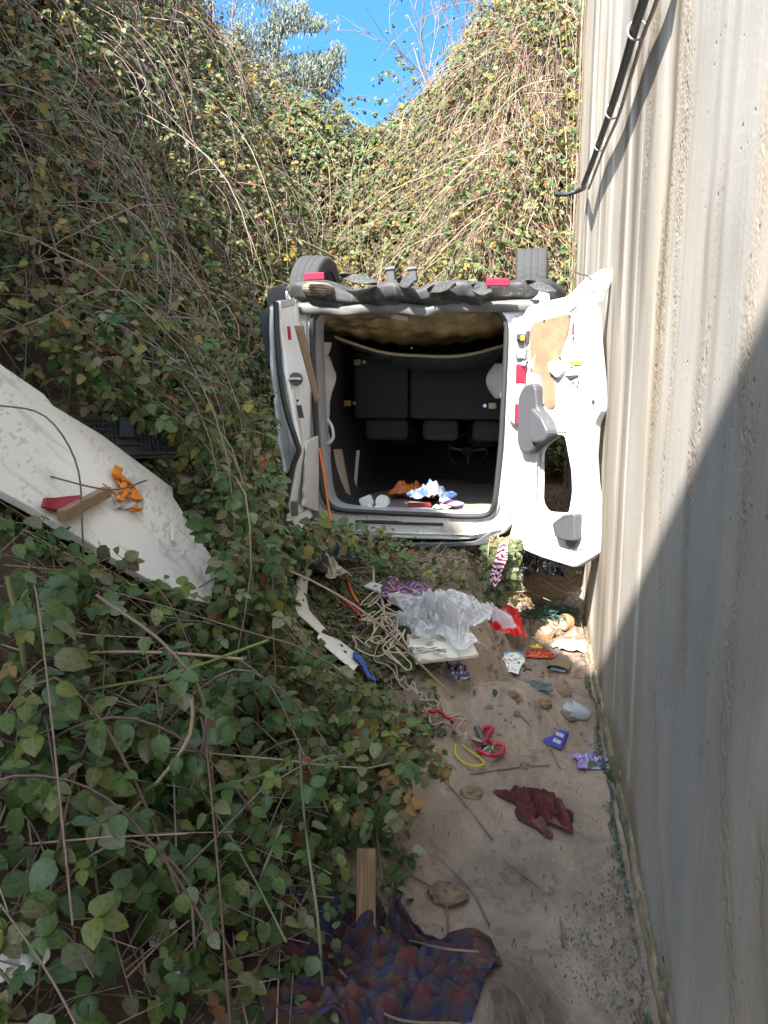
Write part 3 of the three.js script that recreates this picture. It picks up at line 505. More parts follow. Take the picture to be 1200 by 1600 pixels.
{
  const r = mulberry(71), o = thing('olive_tree', 'silvery green olive tree rising above the brambled bank', 'tree');
  const segs = [], tips = [], base = at(425, 300, 12.6); base.y = land(base.x, 12.6) - 0.05; const top = at(440, 110, 12.6), hh = Math.max(1.2, top.y - base.y);
  for (const [lx, k] of [[0.1, 1], [0.4, 0.95], [-0.3, 0.9]]) branchOut(segs, tips, r, base, V(lx, 1, 0), hh * 0.62 * k, 0.08, 3, { wob: 0.35, lift: 0.06, kids: 3, fan: 1.5 });
  const T = new Thicket(); for (const [p, a, b] of segs) T.cane(p, a, Math.max(b, 0.005), rgb(0.2, 0.18, 0.15));
  T.build(o, 'x', 'trunk_and_limbs'); o.children.at(-1).name = 'trunk'; delete o.children.at(-1).userData.kind;
  const L = []; for (const [q, dd, pts] of tips) for (let i = 0; i < 40; i++) L.push(pts[Math.floor(r() * 5)].clone().lerp(q, r()).add(V((r() - 0.5) * 0.4, (r() - 0.5) * 0.4, (r() - 0.5) * 0.4)));
  for (const [px, py, rad, n] of [[455, 40, 0.62, 1900], [410, 70, 0.5, 1300], [490, 95, 0.5, 1500], [440, 125, 0.55, 1500], [500, 130, 0.36, 700], [400, 10, 0.5, 1000], [470, 165, 0.42, 900], [490, 30, 0.45, 900], [520, 85, 0.25, 350]]) { const c = at(px, py, 12.5 + 0.5 * r()); for (let i = 0; i < n; i++) { const a = r() * 6.283, b = Math.acos(2 * r() - 1), q = rad * Math.pow(r(), 0.45); const p = V(Math.sin(b) * Math.cos(a) * q, Math.cos(b) * q * 0.85, Math.sin(b) * Math.sin(a) * q).add(c); if (n2(p.x * 4 + 3, p.y * 4 + p.z * 2) > -0.28) L.push(p); } }
  const m = new THREE.InstancedMesh(lanceGeo, phys(0xffffff, 0.6, { transmission: 0.2, thickness: 0 }), L.length), M = new THREE.Matrix4();
  L.forEach((p, i) => { const z = V(r() - 0.5, r() * 0.8, r() * 1.0).normalize(), y = V(r() - 0.5, -0.3 - r(), r() - 0.5); y.addScaledVector(z, -y.dot(z)).normalize(); const s = 0.085 * (0.7 + 0.6 * r()); M.makeBasis(y.clone().cross(z), y, z).scale(V(s, s, s)).setPosition(p); m.setMatrixAt(i, M); const k = 0.7 + 0.6 * r(); m.setColorAt(i, r() < 0.5 ? rgb(0.115 * k, 0.13 * k, 0.085 * k) : rgb(0.075 * k, 0.09 * k, 0.045 * k)); });
  m.name = 'crown'; m.userData.kind = 'stuff'; o.add(m); shade(m);
}
for (const [px, py, lean, seed, label] of [[705, 260, -0.25, 83, 'bare grey tree with forked pale branches behind the dry creeper'], [790, 200, 0.02, 97, 'thin bare sapling above the dry creeper beside the wall']]) {
  const r = mulberry(seed), o = thing('bare_tree', label, 'tree');
  const segs = [], tips = [], base = at(px, py, 12.2); base.y = Math.min(base.y, land(base.x, 12.2));
  const hgt = clamp(5.2 + 0.02 * (330 - py) - base.y, 1.2, 3);
  branchOut(segs, tips, r, base, V(lean, 1, 0), hgt * 0.8, 0.04, 4, { wob: 0.3, lift: 0.05, kids: 3, fan: 1.5 });
  const T = new Thicket(); for (const [p, a, b] of segs) T.cane(p, Math.max(a, 0.006), Math.max(b, 0.004), rgb(0.19, 0.165, 0.145));
  for (const [q] of tips) if (r() < 0.4) T.leaf(q, V(r() - 0.5, r() - 0.5, 1), 0.04, leafColor(r, 0.2, 0.5), r);
  T.build(o, 'crown', 'trunk'); o.children.forEach(c => { delete c.userData.kind; }); o.children.filter(c => c.isInstancedMesh).forEach(c => { c.userData.kind = 'stuff'; });
}

// ---------------------------------------------------------------- the overturned car (it lies on its roof: world up is its underside)
const M = {
  white: phys(rgb(0.80, 0.81, 0.82), 0.32, { clearcoat: 0.6, clearcoatRoughness: 0.2, map: tex(512, 512, (u, v, c) => { const a = ss(0.18, 0.5, fbm(u * 7, v * 7, 5)), s = ss(0.35, 0.6, fbm(u * 60, v * 9 + 3, 3)); const k = 1 - 0.18 * a - 0.1 * s; c[0] = k; c[1] = k * (1 - 0.03 * a); c[2] = k * (1 - 0.07 * a); }) }),
  primer: std(rgb(0.36, 0.37, 0.39), 0.5),
  bumper: std(0xffffff, 0.68, { map: tex(512, 256, (u, v, c) => { const a = ss(0.08, 0.42, fbm(u * 12 + 3, v * 5, 5)), s = ss(0.3, 0.55, fbm(u * 90, v * 8, 3)); const k = 0.205 + 0.04 * n2(u * 30, v * 20); const sp = ss(0.3, 0.5, fbm(u * 55 + 3, v * 20, 3)), t = clamp(a * 0.3 + s * 0.25 + sp * 0.5 * ss(-0.1, 0.3, n2(u * 6, v * 3))); c[0] = mix(k, 0.52, t); c[1] = mix(k * 1.01, 0.50, t); c[2] = mix(k * 1.04, 0.455, t); }) }),
  plastic: std(rgb(0.062, 0.066, 0.074), 0.5), grey: std(rgb(0.075, 0.078, 0.087), 0.55), rubber: std(rgb(0.03, 0.031, 0.034), 0.65), tyre: std(rgb(0.04, 0.04, 0.043), 0.85),
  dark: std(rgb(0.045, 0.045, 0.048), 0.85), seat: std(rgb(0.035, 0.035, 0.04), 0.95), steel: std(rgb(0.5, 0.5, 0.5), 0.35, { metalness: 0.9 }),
  tan: std(0xffffff, 0.85, { map: tex(256, 256, (u, v, c) => { const k = 0.95 + 0.14 * fbm(u * 14, v * 14, 4) + 0.04 * n2(u * 90, v * 90); c[0] = 0.58 * k; c[1] = 0.475 * k; c[2] = 0.375 * k; }) }),
  red: std(rgb(0.34, 0.01, 0.03), 0.4), clear: phys(rgb(0.75, 0.75, 0.76), 0.1, { clearcoat: 1 }), brass: std(rgb(0.5, 0.35, 0.16), 0.4, { metalness: 0.5 }),
  glass: phys(rgb(0.02, 0.022, 0.024), 0.05, { clearcoat: 1 }), beige: std(rgb(0.42, 0.37, 0.29), 0.7), trim: std(rgb(0.55, 0.55, 0.54), 0.6), paper: std(rgb(0.72, 0.71, 0.68), 0.8),
};
const CX = -0.715, RD = 4.8;                                        // middle of the car, distance of its tail
const car = thing('overturned_car', 'white car lying upside down on its roof with both rear doors torn open', 'car');
{
  // body shell: sections from tail to nose
  const prof = (hw, roof, belt, under, rw) => [[0, roof], [rw * 0.7, roof + 0.005], [rw, roof + 0.045], [rw + 0.07, roof + 0.13], [hw * 0.93, belt - 0.25], [hw, belt], [hw + 0.01, belt + 0.35], [hw, under - 0.14], [hw - 0.04, under - 0.03], [hw - 0.12, under], [0, under]];
  const loft = (secs) => { const pos = [], idx = [], uv = []; secs.forEach(([d, pr], j) => { const ring = [...pr, ...pr.slice(1, -1).reverse().map(([x, y]) => [-x, y])]; const n = ring.length; ring.forEach(([x, y], i) => { pos.push(CX + x, y, -d); uv.push(i / n * 3, d); }); if (j) for (let i = 0; i < n; i++) { const a = (j - 1) * n + i, b = (j - 1) * n + (i + 1) % n; idx.push(a, a + n, b, b, a + n, b + n); } }); const g = new THREE.BufferGeometry(); g.setAttribute('position', new THREE.Float32BufferAttribute(pos, 3)); g.setAttribute('uv', new THREE.Float32BufferAttribute(uv, 2)); g.setIndex(idx); g.computeVertexNormals(); return g; };
  const S = (k) => [[RD + 0.03, prof(0.80 - k, 0.685 + k, 1.4, 2.2 - k, 0.56 - k)], [RD + 0.2, prof(0.805 - k, 0.66 + k, 1.4, 2.2 - k, 0.58 - k)], [6.3, prof(0.81 - k, 0.65 + k, 1.4, 2.19 - k, 0.59 - k)], [7.2, prof(0.81 - k, 0.70 + k, 1.4, 2.19 - k, 0.59 - k)], [7.9, prof(0.86 - k, 1.12 + k, 1.5, 2.19 - k, 0.66 - k)], [8.5, prof(0.82 - k, 1.3 + k, 1.62, 2.17 - k, 0.64 - k)], [8.8, prof(0.70 - k, 1.5 + k, 1.7, 2.1 - k, 0.5 - k)]];
  part('body_shell', loft(S(0)), M.white, car);
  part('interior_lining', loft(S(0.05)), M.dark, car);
  part('nose_panel', box(1.2, 0.5, 0.04, CX, 1.8, -8.8, 0.015), M.white, car);
  for (const s of [-1, 1]) for (const [a, b] of [[5.15, 6.15], [6.25, 7.15]]) part('side_window', sheet(4, 4, (u, v) => V(CX + s * (mix(0.66, 0.765, v) + 0.022), mix(0.84, 1.2, v), -mix(a, b, u)), 0.006), M.glass, car);

  // tail frame with the door opening
  const open = rounded([[-1.335, 2.09], [-0.15, 2.06], [-0.165, 1.3], [-0.20, 0.86], [-0.28, 0.82], [-1.20, 0.835], [-1.275, 0.9], [-1.32, 1.4]], 0.12, 5);
  const outer = rounded([[-1.56, 2.19], [0.09, 2.19], [0.09, 1.75], [0.07, 1.35], [-0.01, 0.92], [-0.13, 0.70], [-0.4, 0.665], [-0.9, 0.66], [-1.3, 0.69], [-1.45, 0.85], [-1.54, 1.3]], 0.08, 4);
  const fg = new THREE.ExtrudeGeometry(polyShape(outer, [open]), { depth: 0.06, bevelEnabled: true, bevelThickness: 0.018, bevelSize: 0.016, bevelSegments: 3, curveSegments: 6 }); fg.translate(0, 0, -RD - 0.03);
  { const p = fg.attributes.position; for (let i = 0; i < p.count; i++) { const x = p.getX(i), y = p.getY(i); p.setXYZ(i, x + 0.008 * n2(y * 6, x * 3), y + 0.02 * ss(1.7, 2.1, y) * n2(x * 7, 3), p.getZ(i) + 0.012 * n2(x * 5, y * 5) - 0.10 * ss(0.95, 0.66, y)); } fg.computeVertexNormals(); }
  const frame = part('rear_frame', fg, M.white, car);
  part('frame_reveal', (() => { const n = open.length; return sheet(n, 3, (u, v) => { const k = Math.round(u * n) % n, [x, y] = open[k], q = 1 + 0.02 * v; return V(CX + (x - CX) * q, 1.45 + (y - 1.45) * q, -(RD + 0.02 + 0.22 * v)); }, 0.006); })(), M.primer, car);
  const ring = (o, r, lift, m, name) => part(name, new THREE.TubeGeometry(new THREE.CatmullRomCurve3(o.map(([x, y], i) => V(x, y + (y > 1.9 ? 0.02 * n2(x * 7, 3) : 0), -(RD - lift) - 0.1 * ss(0.95, 0.66, y))), true, 'centripetal'), 180, r, 8, true), m, car);
  ring(open.map(([x, y]) => [CX + (x - CX) * 1.012, 1.45 + (y - 1.45) * 1.012]), 0.017, 0.05, M.rubber, 'door_seal');
  ring(open.map(([x, y]) => [CX + (x - CX) * 1.06, 1.45 + (y - 1.45) * 1.05]), 0.008, 0.047, M.primer, 'frame_gutter');
  // grey pillar cover on the driver's side and the high brake lamp in the roof lip
  part('pillar_cover', new THREE.ExtrudeGeometry(polyShape(rounded([[-0.11, 2.02], [0.06, 2.02], [0.07, 1.40], [0.0, 1.36], [-0.115, 1.42]], 0.03)), { depth: 0.02, bevelEnabled: true, bevelSize: 0.008, bevelThickness: 0.008 }).translate(0, 0, -RD + 0.055), std(rgb(0.26, 0.27, 0.285), 0.45), car);
  part('high_brake_light', box(0.58, 0.045, 0.03, -0.80, 0.765, -RD - 0.025, 0.01), M.dark, car).rotation.set(0, 0, 0);
  // tail light showing beside the open door
  const tl = part('tail_light', box(0.05, 0.36, 0.05, 0, 0, 0, 0.015), M.clear, car); tl.position.set(-0.055, 1.58, -RD + 0.1);
  part('red_lens', box(0.054, 0.12, 0.055, 0, 0.115, 0.002, 0.012), M.red, tl); part('red_lens', box(0.054, 0.13, 0.055, 0, -0.12, 0.002, 0.012), M.red, tl);
  for (const [y, m] of [[1.905, M.dark], [1.80, M.steel]]) { const h = part('door_hinge', [box(0.07, 0.035, 0.05, 0, 0, 0, 0.006), new THREE.CylinderGeometry(0.013, 0.013, 0.07, 10).translate(0.03, 0, 0.02)], m, car); h.position.set(-0.05, y, -RD + 0.1); }
  part('yellow_tag', box(0.022, 0.028, 0.012, -0.05, 1.90, -RD + 0.135), std(rgb(0.6, 0.38, 0.02), 0.6), car);
  part('fuel_pipe_end', new THREE.CylinderGeometry(0.016, 0.016, 0.05, 12).rotateX(1.57).translate(-0.04, 1.755, -RD + 0.12), M.steel, car);

  // crumpled dark bumper along the top
  const bump = part('bumper', sheet(150, 22, (u, v) => {
    const x = mix(-1.60, 0.19, u), e = Math.abs(u - 0.5) * 2, wrap = Math.pow(e, 7);
    const ridge = (a, b) => 1 - 2 * Math.abs(n2(a, b)), dent = 0.06 * Math.exp(-Math.pow((u - 0.5) / 0.05, 2)) + 0.045 * Math.exp(-Math.pow((u - 0.3) / 0.07, 2));
    const cr = 0.034 * ridge(u * 5 + 2, v * 1.6) + 0.02 * ridge(u * 12, v * 2.5 + 4) + 0.006 * n2(u * 40, v * 8);
    const prof = [[0.01, 0.015], [0.025, 0.06], [0.075, 0.075], [0.095, 0.135], [0.165, 0.145], [0.19, 0.10], [0.20, 0.02], [0.195, -0.1]], t = v * (prof.length - 1), k = Math.min(prof.length - 2, Math.floor(t)), hy = mix(prof[k][0], prof[k + 1][0], t - k), ho = mix(prof[k][1], prof[k + 1][1], t - k);
    const y = 2.05 + hy * (1 - dent * 4) + 0.034 * ridge(u * 5.3, 9) * v + 0.012 * n2(u * 17, 3) * v - 0.05 * ss(0.8, 1, u) * v;
    return V(x + 0.01 * n2(v * 5, u * 9), y - 0.02 * wrap, -(RD - (ho + cr * Math.min(1, v * 4) - dent * 0.8) + 0.3 * wrap));
  }, 0.008), M.bumper, car);
  for (const [px, py, w, h, rz] of [[491, 432, 0.125, 0.043, 0.03], [778, 441, 0.135, 0.042, -0.02]]) { const q = at(px, py, RD - 0.215); const m = part('reflector', box(w, h, 0.02, 0, 0, 0, 0.006), std(rgb(0.24, 0.006, 0.04), 0.75), bump); m.position.copy(q); m.rotation.set(0.05, 0, rz); }
  for (const px of [611, 645]) { const q = at(px, 429, RD - 0.02); const b = part('tow_bracket', [box(0.05, 0.09, 0.05, 0, 0, 0, 0.008), new THREE.CylinderGeometry(0.012, 0.012, 0.06, 10).rotateZ(1.57).translate(0, 0.03, 0.02)], M.grey, bump); b.position.copy(q); b.rotation.z = 0.1; }
  { const q = at(497, 452, RD - 0.12); const ex = part('muffler', new THREE.CapsuleGeometry(0.055, 0.07, 6, 16).rotateZ(1.45), std(0xffffff, 0.7, { map: tex(128, 128, (u, v, c) => { const k = 0.42 + 0.2 * fbm(u * 9, v * 9, 4) + 0.1 * Math.sin(u * 90); c[0] = k * 1.05; c[1] = k * 0.95; c[2] = k * 0.8; }) }), car); ex.position.copy(q); ex.scale.set(1.1, 0.75, 1); }
  part('bumper_beam', sheet(60, 5, (u, v) => V(mix(-1.47, 0.04, u), 2.055 + 0.065 * v + 0.016 * n2(u * 9, 2) - 0.03 * Math.exp(-Math.pow((u - 0.55) / 0.06, 2)), -(RD - 0.075 - 0.02 * Math.sin(3.1 * v) - 0.012 * n2(u * 13, v * 2))), 0.008), std(rgb(0.12, 0.12, 0.118), 0.6), car);
  for (const [px, py, w, h, a] of [[560, 436, 60, 14, 0.2], [690, 448, 46, 16, -0.25], [752, 452, 34, 18, 0.3], [633, 440, 26, 20, 0.1], [845, 448, 50, 14, 0.35]]) part('torn_flap', sheet(10, 5, (u, v) => { const x = (u - 0.5) * w, y = (v - 0.5) * h * (0.4 + 0.6 * Math.sin(3.1 * u)); const p = at(px + x * Math.cos(a) - y * Math.sin(a), py + x * Math.sin(a) + y * Math.cos(a), RD - 0.19 + 0.04 * Math.sin(u * 4 + v * 2)); return p; }, 0.006), M.bumper, bump);
  part('corner_flap', sheet(8, 14, (u, v) => { const p = at(mix(406, 440, u) + 12 * v * (1 - u), mix(488, 572, v) - 8 * u, 4.72); p.z += 0.02 * Math.sin(u * 4 + v * 5); return p; }, 0.006), M.plastic, car);
  part('corner_bracket', sheet(6, 8, (u, v) => { const p = at(mix(418, 446, u), mix(452, 478, v) - 10 * u, 4.62 + 0.1 * u); return p; }, 0.006), M.grey, car);

  // underside: floor pan, axle, wheels
  part('floor_pan', box(1.5, 0.03, 3.6, CX, 2.215, -6.75, 0.01), M.dark, car);
  const wheelGeo = (() => {
    const R = 0.315, W = 0.2, pos = [], idx = [], nA = 168, prof = [[-0.5, 0.66], [-0.52, 0.74], [-0.53, 0.86], [-0.49, 0.945], [-0.43, 0.985], [-0.25, 0.995], [-0.235, 0.972], [-0.2, 0.972], [-0.185, 0.998], [-0.03, 1], [-0.018, 0.972], [0.018, 0.972], [0.03, 1], [0.185, 0.998], [0.2, 0.972], [0.235, 0.972], [0.25, 0.995], [0.43, 0.985], [0.49, 0.945], [0.53, 0.86], [0.52, 0.74], [0.5, 0.66]];
    for (let a = 0; a <= nA; a++) prof.forEach(([w, q]) => { const tread = q > 0.98, sk = Math.floor(a + Math.abs(w) * 5) % 4 === 0; const rr = R * (q - (tread && sk && Math.abs(w) > 0.04 ? 0.022 : 0)); const th = a / nA * 6.28319; pos.push(w * W, Math.sin(th) * rr, Math.cos(th) * rr); });
    const n = prof.length; for (let a = 0; a < nA; a++) for (let i = 0; i < n - 1; i++) { const p = a * n + i; idx.push(p, p + 1, p + n, p + 1, p + n + 1, p + n); }
    const g = new THREE.BufferGeometry(); g.setAttribute('position', new THREE.Float32BufferAttribute(pos, 3)); g.setIndex(idx); g.computeVertexNormals(); return g;
  })();
  const rimGeo = join([new THREE.CylinderGeometry(0.21, 0.21, 0.17, 28, 1, true).rotateZ(1.5708), new THREE.CylinderGeometry(0.2, 0.2, 0.02, 28).rotateZ(1.5708), new THREE.CylinderGeometry(0.06, 0.06, 0.1, 16).rotateZ(1.5708)].map(g => { g.deleteAttribute('uv'); return g; }));
  for (const [x, y, d, ry, rz] of [[-1.54, 2.22, 5.58, -0.08, -0.05], [-0.01, 2.23, 5.6, 0, 0.01], [-1.45, 2.27, 8.1, 0.1, 0], [0.02, 2.27, 8.1, 0.1, 0]]) { const w = part('wheel', wheelGeo, M.tyre, car); w.position.set(x, y, -d); w.rotation.set(0, ry, rz); part('rim', rimGeo, M.steel, w); }
  part('rear_axle', new THREE.CylinderGeometry(0.035, 0.035, 1.35, 12).rotateZ(1.5708).translate(CX, 2.26, -5.57), M.dark, car);

  // cabin as seen through the opening
  part('boot_floor', sheet(90, 24, (u, v) => { const x = mix(-1.45, -0.02, u), sag = 0.10 * Math.sin(Math.PI * u) * v; return V(x, 2.085 - 0.085 * v - sag + 0.006 * Math.sign(Math.sin(u * 60)) * Math.min(1, Math.abs(Math.sin(u * 60)) * 3), -(RD + 0.06 + 0.62 * v)); }, 0.006), std(0xffffff, 0.7, { map: tex(256, 256, (u, v, c) => { const k = 0.75 + 0.35 * fbm(u * 11, v * 5, 4), r = ss(0.05, 0.4, fbm(u * 6 + 9, v * 6, 3)); c[0] = mix(0.82, 0.52, r) * k; c[1] = mix(0.70, 0.43, r) * k; c[2] = mix(0.48, 0.29, r) * k; }) }), car);
  const sagY = u => 1.90 - 0.11 * Math.sin(Math.PI * clamp(u * 0.95 + 0.02)) + 0.06 * (1 - u) * (1 - u) - 0.02 * n2(u * 4, 2);
  part('boot_carpet', sheet(60, 14, (u, v) => V(mix(-1.36, -0.13, u), sagY(u) - 0.03 * v - 0.05 * v * Math.sin(3.14 * u) + 0.008 * Math.sin(u * 60 + v * 9), -(RD + 0.5 + 0.65 * v)), 0.01), std(rgb(0.04, 0.041, 0.045), 0.75), car);
  part('carpet_edge', tube([...Array(14).keys()].map(i => { const u = i / 13; return V(mix(-1.33, -0.13, u), sagY(u) + 0.004, -(RD + 0.485)); }), 0.011, 60, 6), std(rgb(0.36, 0.30, 0.2), 0.8), car);
  part('paper_scrap', sheet(6, 3, (u, v) => at(mix(611, 637, u), mix(490, 497, v) + 5 * u, 4.93), 0.002), M.paper, car);
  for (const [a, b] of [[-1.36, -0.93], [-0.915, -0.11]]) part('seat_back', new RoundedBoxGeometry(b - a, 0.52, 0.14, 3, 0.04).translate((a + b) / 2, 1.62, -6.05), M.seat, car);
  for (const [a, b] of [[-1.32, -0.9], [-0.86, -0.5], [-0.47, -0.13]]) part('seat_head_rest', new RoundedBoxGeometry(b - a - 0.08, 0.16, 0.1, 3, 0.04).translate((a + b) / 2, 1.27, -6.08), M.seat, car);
  for (const [px, py] of [[558, 566], [736, 566], [543, 630], [769, 634]]) { const q = at(px, py, 5.965); const s = part('seat_anchor', [box(0.055, 0.045, 0.012, 0, 0, 0, 0.004), box(0.03, 0.025, 0.014, 0, 0, 0.008)], M.brass, car); s.position.copy(q); const c = part('anchor_bolt', new THREE.CylinderGeometry(0.014, 0.014, 0.012, 12).rotateX(1.57), M.steel, car); c.position.copy(q).add(V(px < 650 ? 0.055 : -0.055, 0, 0)); }
  for (const x of [-1.12, -0.4]) { part('front_seat', [new RoundedBoxGeometry(0.48, 0.62, 0.14, 3, 0.05).translate(x, 1.62, -6.95), new RoundedBoxGeometry(0.26, 0.18, 0.11, 3, 0.05).translate(x, 1.16, -6.93), box(0.02, 0.2, 0.02, x - 0.07, 1.3, -6.93), box(0.02, 0.2, 0.02, x + 0.07, 1.3, -6.93)], std(rgb(0.03, 0.028, 0.033), 0.9), car); }
  const sw = part('steering_wheel', new THREE.TorusGeometry(0.18, 0.013, 10, 48), std(rgb(0.07, 0.07, 0.075), 0.4), car); sw.position.copy(at(731, 705, 7.35)); sw.rotation.x = 0.35;
  part('hub', new THREE.SphereGeometry(0.06, 16, 10).scale(1.1, 0.8, 0.4), M.plastic, sw);
  for (const a of [0.15, 2.95, 4.712]) part('spoke', box(0.13, 0.022, 0.012, 0.115, 0, 0, 0.004).rotateZ(a), M.steel, sw);
  part('dashboard', new RoundedBoxGeometry(1.5, 0.3, 0.35, 3, 0.08).translate(CX, 1.5, -7.75), M.dark, car);
  part('headliner', sheet(20, 20, (u, v) => V(mix(-1.26, -0.18, u), 0.735 + 0.02 * n2(u * 4, v * 4), -mix(RD + 0.16, 7.1, v)), 0.01), std(rgb(0.25, 0.23, 0.2), 0.9), car);
  // torn trim down the left side of the opening
  part('side_trim', sheet(12, 40, (u, v) => { const w = 20 + 14 * Math.abs(n2(v * 5, 3)) * (1 - v) ; const p = at(490 + 6 * v + w * u, mix(535, 695, v), 5.0 + 0.22 * u); p.x += 0.02 * n2(v * 6, u * 3); p.z += 0.03 * n2(v * 7, u * 4 + 5); return p; }, 0.006), M.trim, car);
  part('assist_handle', tube([at(512, 655, 5.02), at(519, 668, 5.0), at(520, 685, 5.0), at(513, 692, 5.0), at(504, 688, 5.02)], 0.011, 40, 8), M.trim, car);
  part('pillar_trim', sheet(4, 12, (u, v) => at(mix(521, 533, u) + 16 * v, mix(702, 786, v), 5.5 + 0.1 * u), 0.02), M.beige, car);
  part('pillar_trim', sheet(4, 10, (u, v) => at(mix(505, 516, u), mix(698, 722, v), 5.3), 0.02), M.trim, car);
  part('seat_belt', sheet(3, 14, (u, v) => at(mix(557, 562, u) - 6 * v, mix(704, 775, v), 5.9), 0.003), M.trim, car);
  part('belt_guide', box(0.05, 0.02, 0.02).translate(...at(770, 634, 5.4).toArray()), M.beige, car);
  part('wheel_arch_trim', sheet(10, 16, (u, v) => { const p = at(mix(774, 790, u), mix(568, 622, v), 5.05 + 0.2 * (1 - u)); p.x -= 0.06 * Math.sin(Math.PI * v) * (1 - u); return p; }, 0.006), std(rgb(0.62, 0.63, 0.64), 0.5), car);

  // right hand barn door, thrown open against the wall
  const H0 = V(-0.055, 0, -4.74), F0 = V(0.372, 0, -4.22), DU = F0.clone().sub(H0).normalize(), DN = V(-DU.z, 0, DU.x).multiplyScalar(1); if (DN.z < 0) DN.negate();
  const dm = (px, py) => { const v = ray(px, py), t = H0.clone().sub(EYE).dot(DN) / v.dot(DN), p = V().copy(EYE).addScaledVector(v, t); return [p.clone().sub(H0).dot(DU), p.y]; };
  const D = L => L.map(([x, y]) => dm(x, y));
  const basis = new THREE.Matrix4().makeBasis(DU, V(0, 1, 0), DN).setPosition(H0);
  const bendDoor = g => { const p = g.attributes.position; for (let i = 0; i < p.count; i++) { const x = p.getX(i), y = p.getY(i); const k = ss(0.32, 0.72, x) * ss(1.95, 2.25, y); p.setZ(i, p.getZ(i) - 0.05 * k + 0.006 * n2(x * 8, y * 6) + 0.01 * n2(x * 3, y * 2)); } g.applyMatrix4(basis); g.computeVertexNormals(); return g; };
  const plate = (L, z, th, bev, m, name, parent, holes = [], rad = 0.02) => part(name, bendDoor(new THREE.ExtrudeGeometry(polyShape(rounded(D(L), rad), holes.map(h => rounded(D(h), 0.03))), { depth: th, bevelEnabled: true, bevelSize: bev, bevelThickness: bev, bevelSegments: 3 }).translate(0, 0, z)), m, parent);
  const winHole = [[838, 706], [848, 694], [872, 678], [884, 680], [892, 735], [894, 770], [889, 803], [846, 801], [838, 787]];
  const door = plate([[815, 500], [826, 482], [850, 474], [884, 466], [912, 436], [934, 421], [936, 434], [924, 484], [931, 545], [935, 590], [937, 640], [926, 662], [921, 712], [924, 765], [933, 835], [937, 850], [933, 862], [896, 884], [845, 868], [799, 849], [797, 838], [806, 800], [806, 720], [809, 600]], -0.05, 0.035, 0.012, M.white, 'rear_door', car, [winHole]);
  plate([[822, 500], [832, 488], [882, 474], [908, 450], [918, 490], [924, 560], [928, 620], [924, 645], [914, 665], [911, 712], [915, 770], [922, 835], [912, 855], [880, 862], [815, 843], [812, 800], [813, 720], [815, 600]], -0.014, 0.006, 0.01, M.white, 'inner_panel', door, [[[832, 700], [858, 676], [890, 674], [899, 735], [901, 772], [894, 810], [842, 808], [832, 792]]]);
  plate([[831, 516], [838, 504], [860, 498], [893, 490], [890, 512], [878, 552], [863, 572], [868, 600], [869, 634], [864, 639], [852, 637], [849, 600], [846, 584], [830, 582]], 0.006, 0.002, 0.002, M.tan, 'card_panel', door, [], 0.015);
  { // moulded grey trim with a hollow
    const t = plate([[822, 622], [830, 606], [846, 602], [848, 640], [866, 660], [872, 680], [850, 690], [842, 703], [826, 704], [821, 690]], 0.01, 0.035, 0.016, M.grey, 'moulded_trim', door, [], 0.03);
    plate([[846, 640], [862, 655], [872, 674], [868, 686], [850, 688], [844, 668]], 0.03, 0.04, 0.014, M.grey, 'trim_ridge', door, [], 0.02);
  }
  { const c = plate([[876, 818], [892, 806], [907, 804], [907, 842], [893, 840], [880, 836]], 0.0, 0.045, 0.01, M.grey, 'hinge_cover', door, [], 0.01); plate([[886, 843], [907, 843], [897, 856], [889, 852]], -0.004, 0.012, 0.004, std(rgb(0.16, 0.165, 0.175), 0.4), 'latch_plate', door, [], 0.006); }
  plate([[892, 565], [911, 565], [911, 570], [892, 570]], 0.007, 0.001, 0.0005, std(rgb(0.72, 0.48, 0.05), 0.6), 'yellow_sticker', door, [], 0.004);
  plate([[864, 568], [878, 566], [884, 578], [876, 588], [866, 578]], 0.0, 0.03, 0.008, M.white, 'latch_housing', door, [], 0.006);
  plate([[882, 587], [906, 586], [906, 589], [890, 592]], 0.004, 0.003, 0.001, M.dark, 'handle_slot', door, [], 0.004);
  plate([[896, 506], [899, 506], [898, 522], [895, 522]], 0.006, 0.002, 0.001, std(rgb(0.35, 0.05, 0.12), 0.4), 'red_mark', door, [], 0.002);
  plate([[884, 474], [900, 468], [902, 478], [892, 486]], 0.002, 0.004, 0.002, std(rgb(0.3, 0.31, 0.32), 0.5), 'torn_patch', door, [], 0.006);
  for (const [px, py, rr] of [[897, 598, 0.006], [906, 597, 0.006], [904, 604, 0.006], [895, 574, 0.006], [929, 628, 0.012], [898, 528, 0.007], [852, 501, 0.006], [892, 494, 0.006], [832, 578, 0.006], [866, 632, 0.006], [851, 632, 0.006], [877, 560, 0.009]]) { const [u, y] = dm(px, py); part('plug', new THREE.CylinderGeometry(rr, rr, 0.006, 12).rotateX(1.5708).translate(u, y, 0.009).applyMatrix4(basis), M.plastic, door); }
  part('window_seal', tube(winHole.map(([x, y]) => { const [u, v] = dm(x, y); return V(u, v, -0.035).applyMatrix4(basis); }), 0.01, 80, 6, true), M.primer, door);
  part('torn_wire', tube([at(898, 424, 4.32), at(906, 428, 4.3), at(917, 431, 4.28), at(925, 438, 4.27)], 0.004, 20, 5), M.dark, door);

  // left hand barn door, folded back and crushed
  const L0 = V(-1.30, 0, -4.70), LF = V(-1.40, 0, -4.32), LU = LF.clone().sub(L0).normalize();
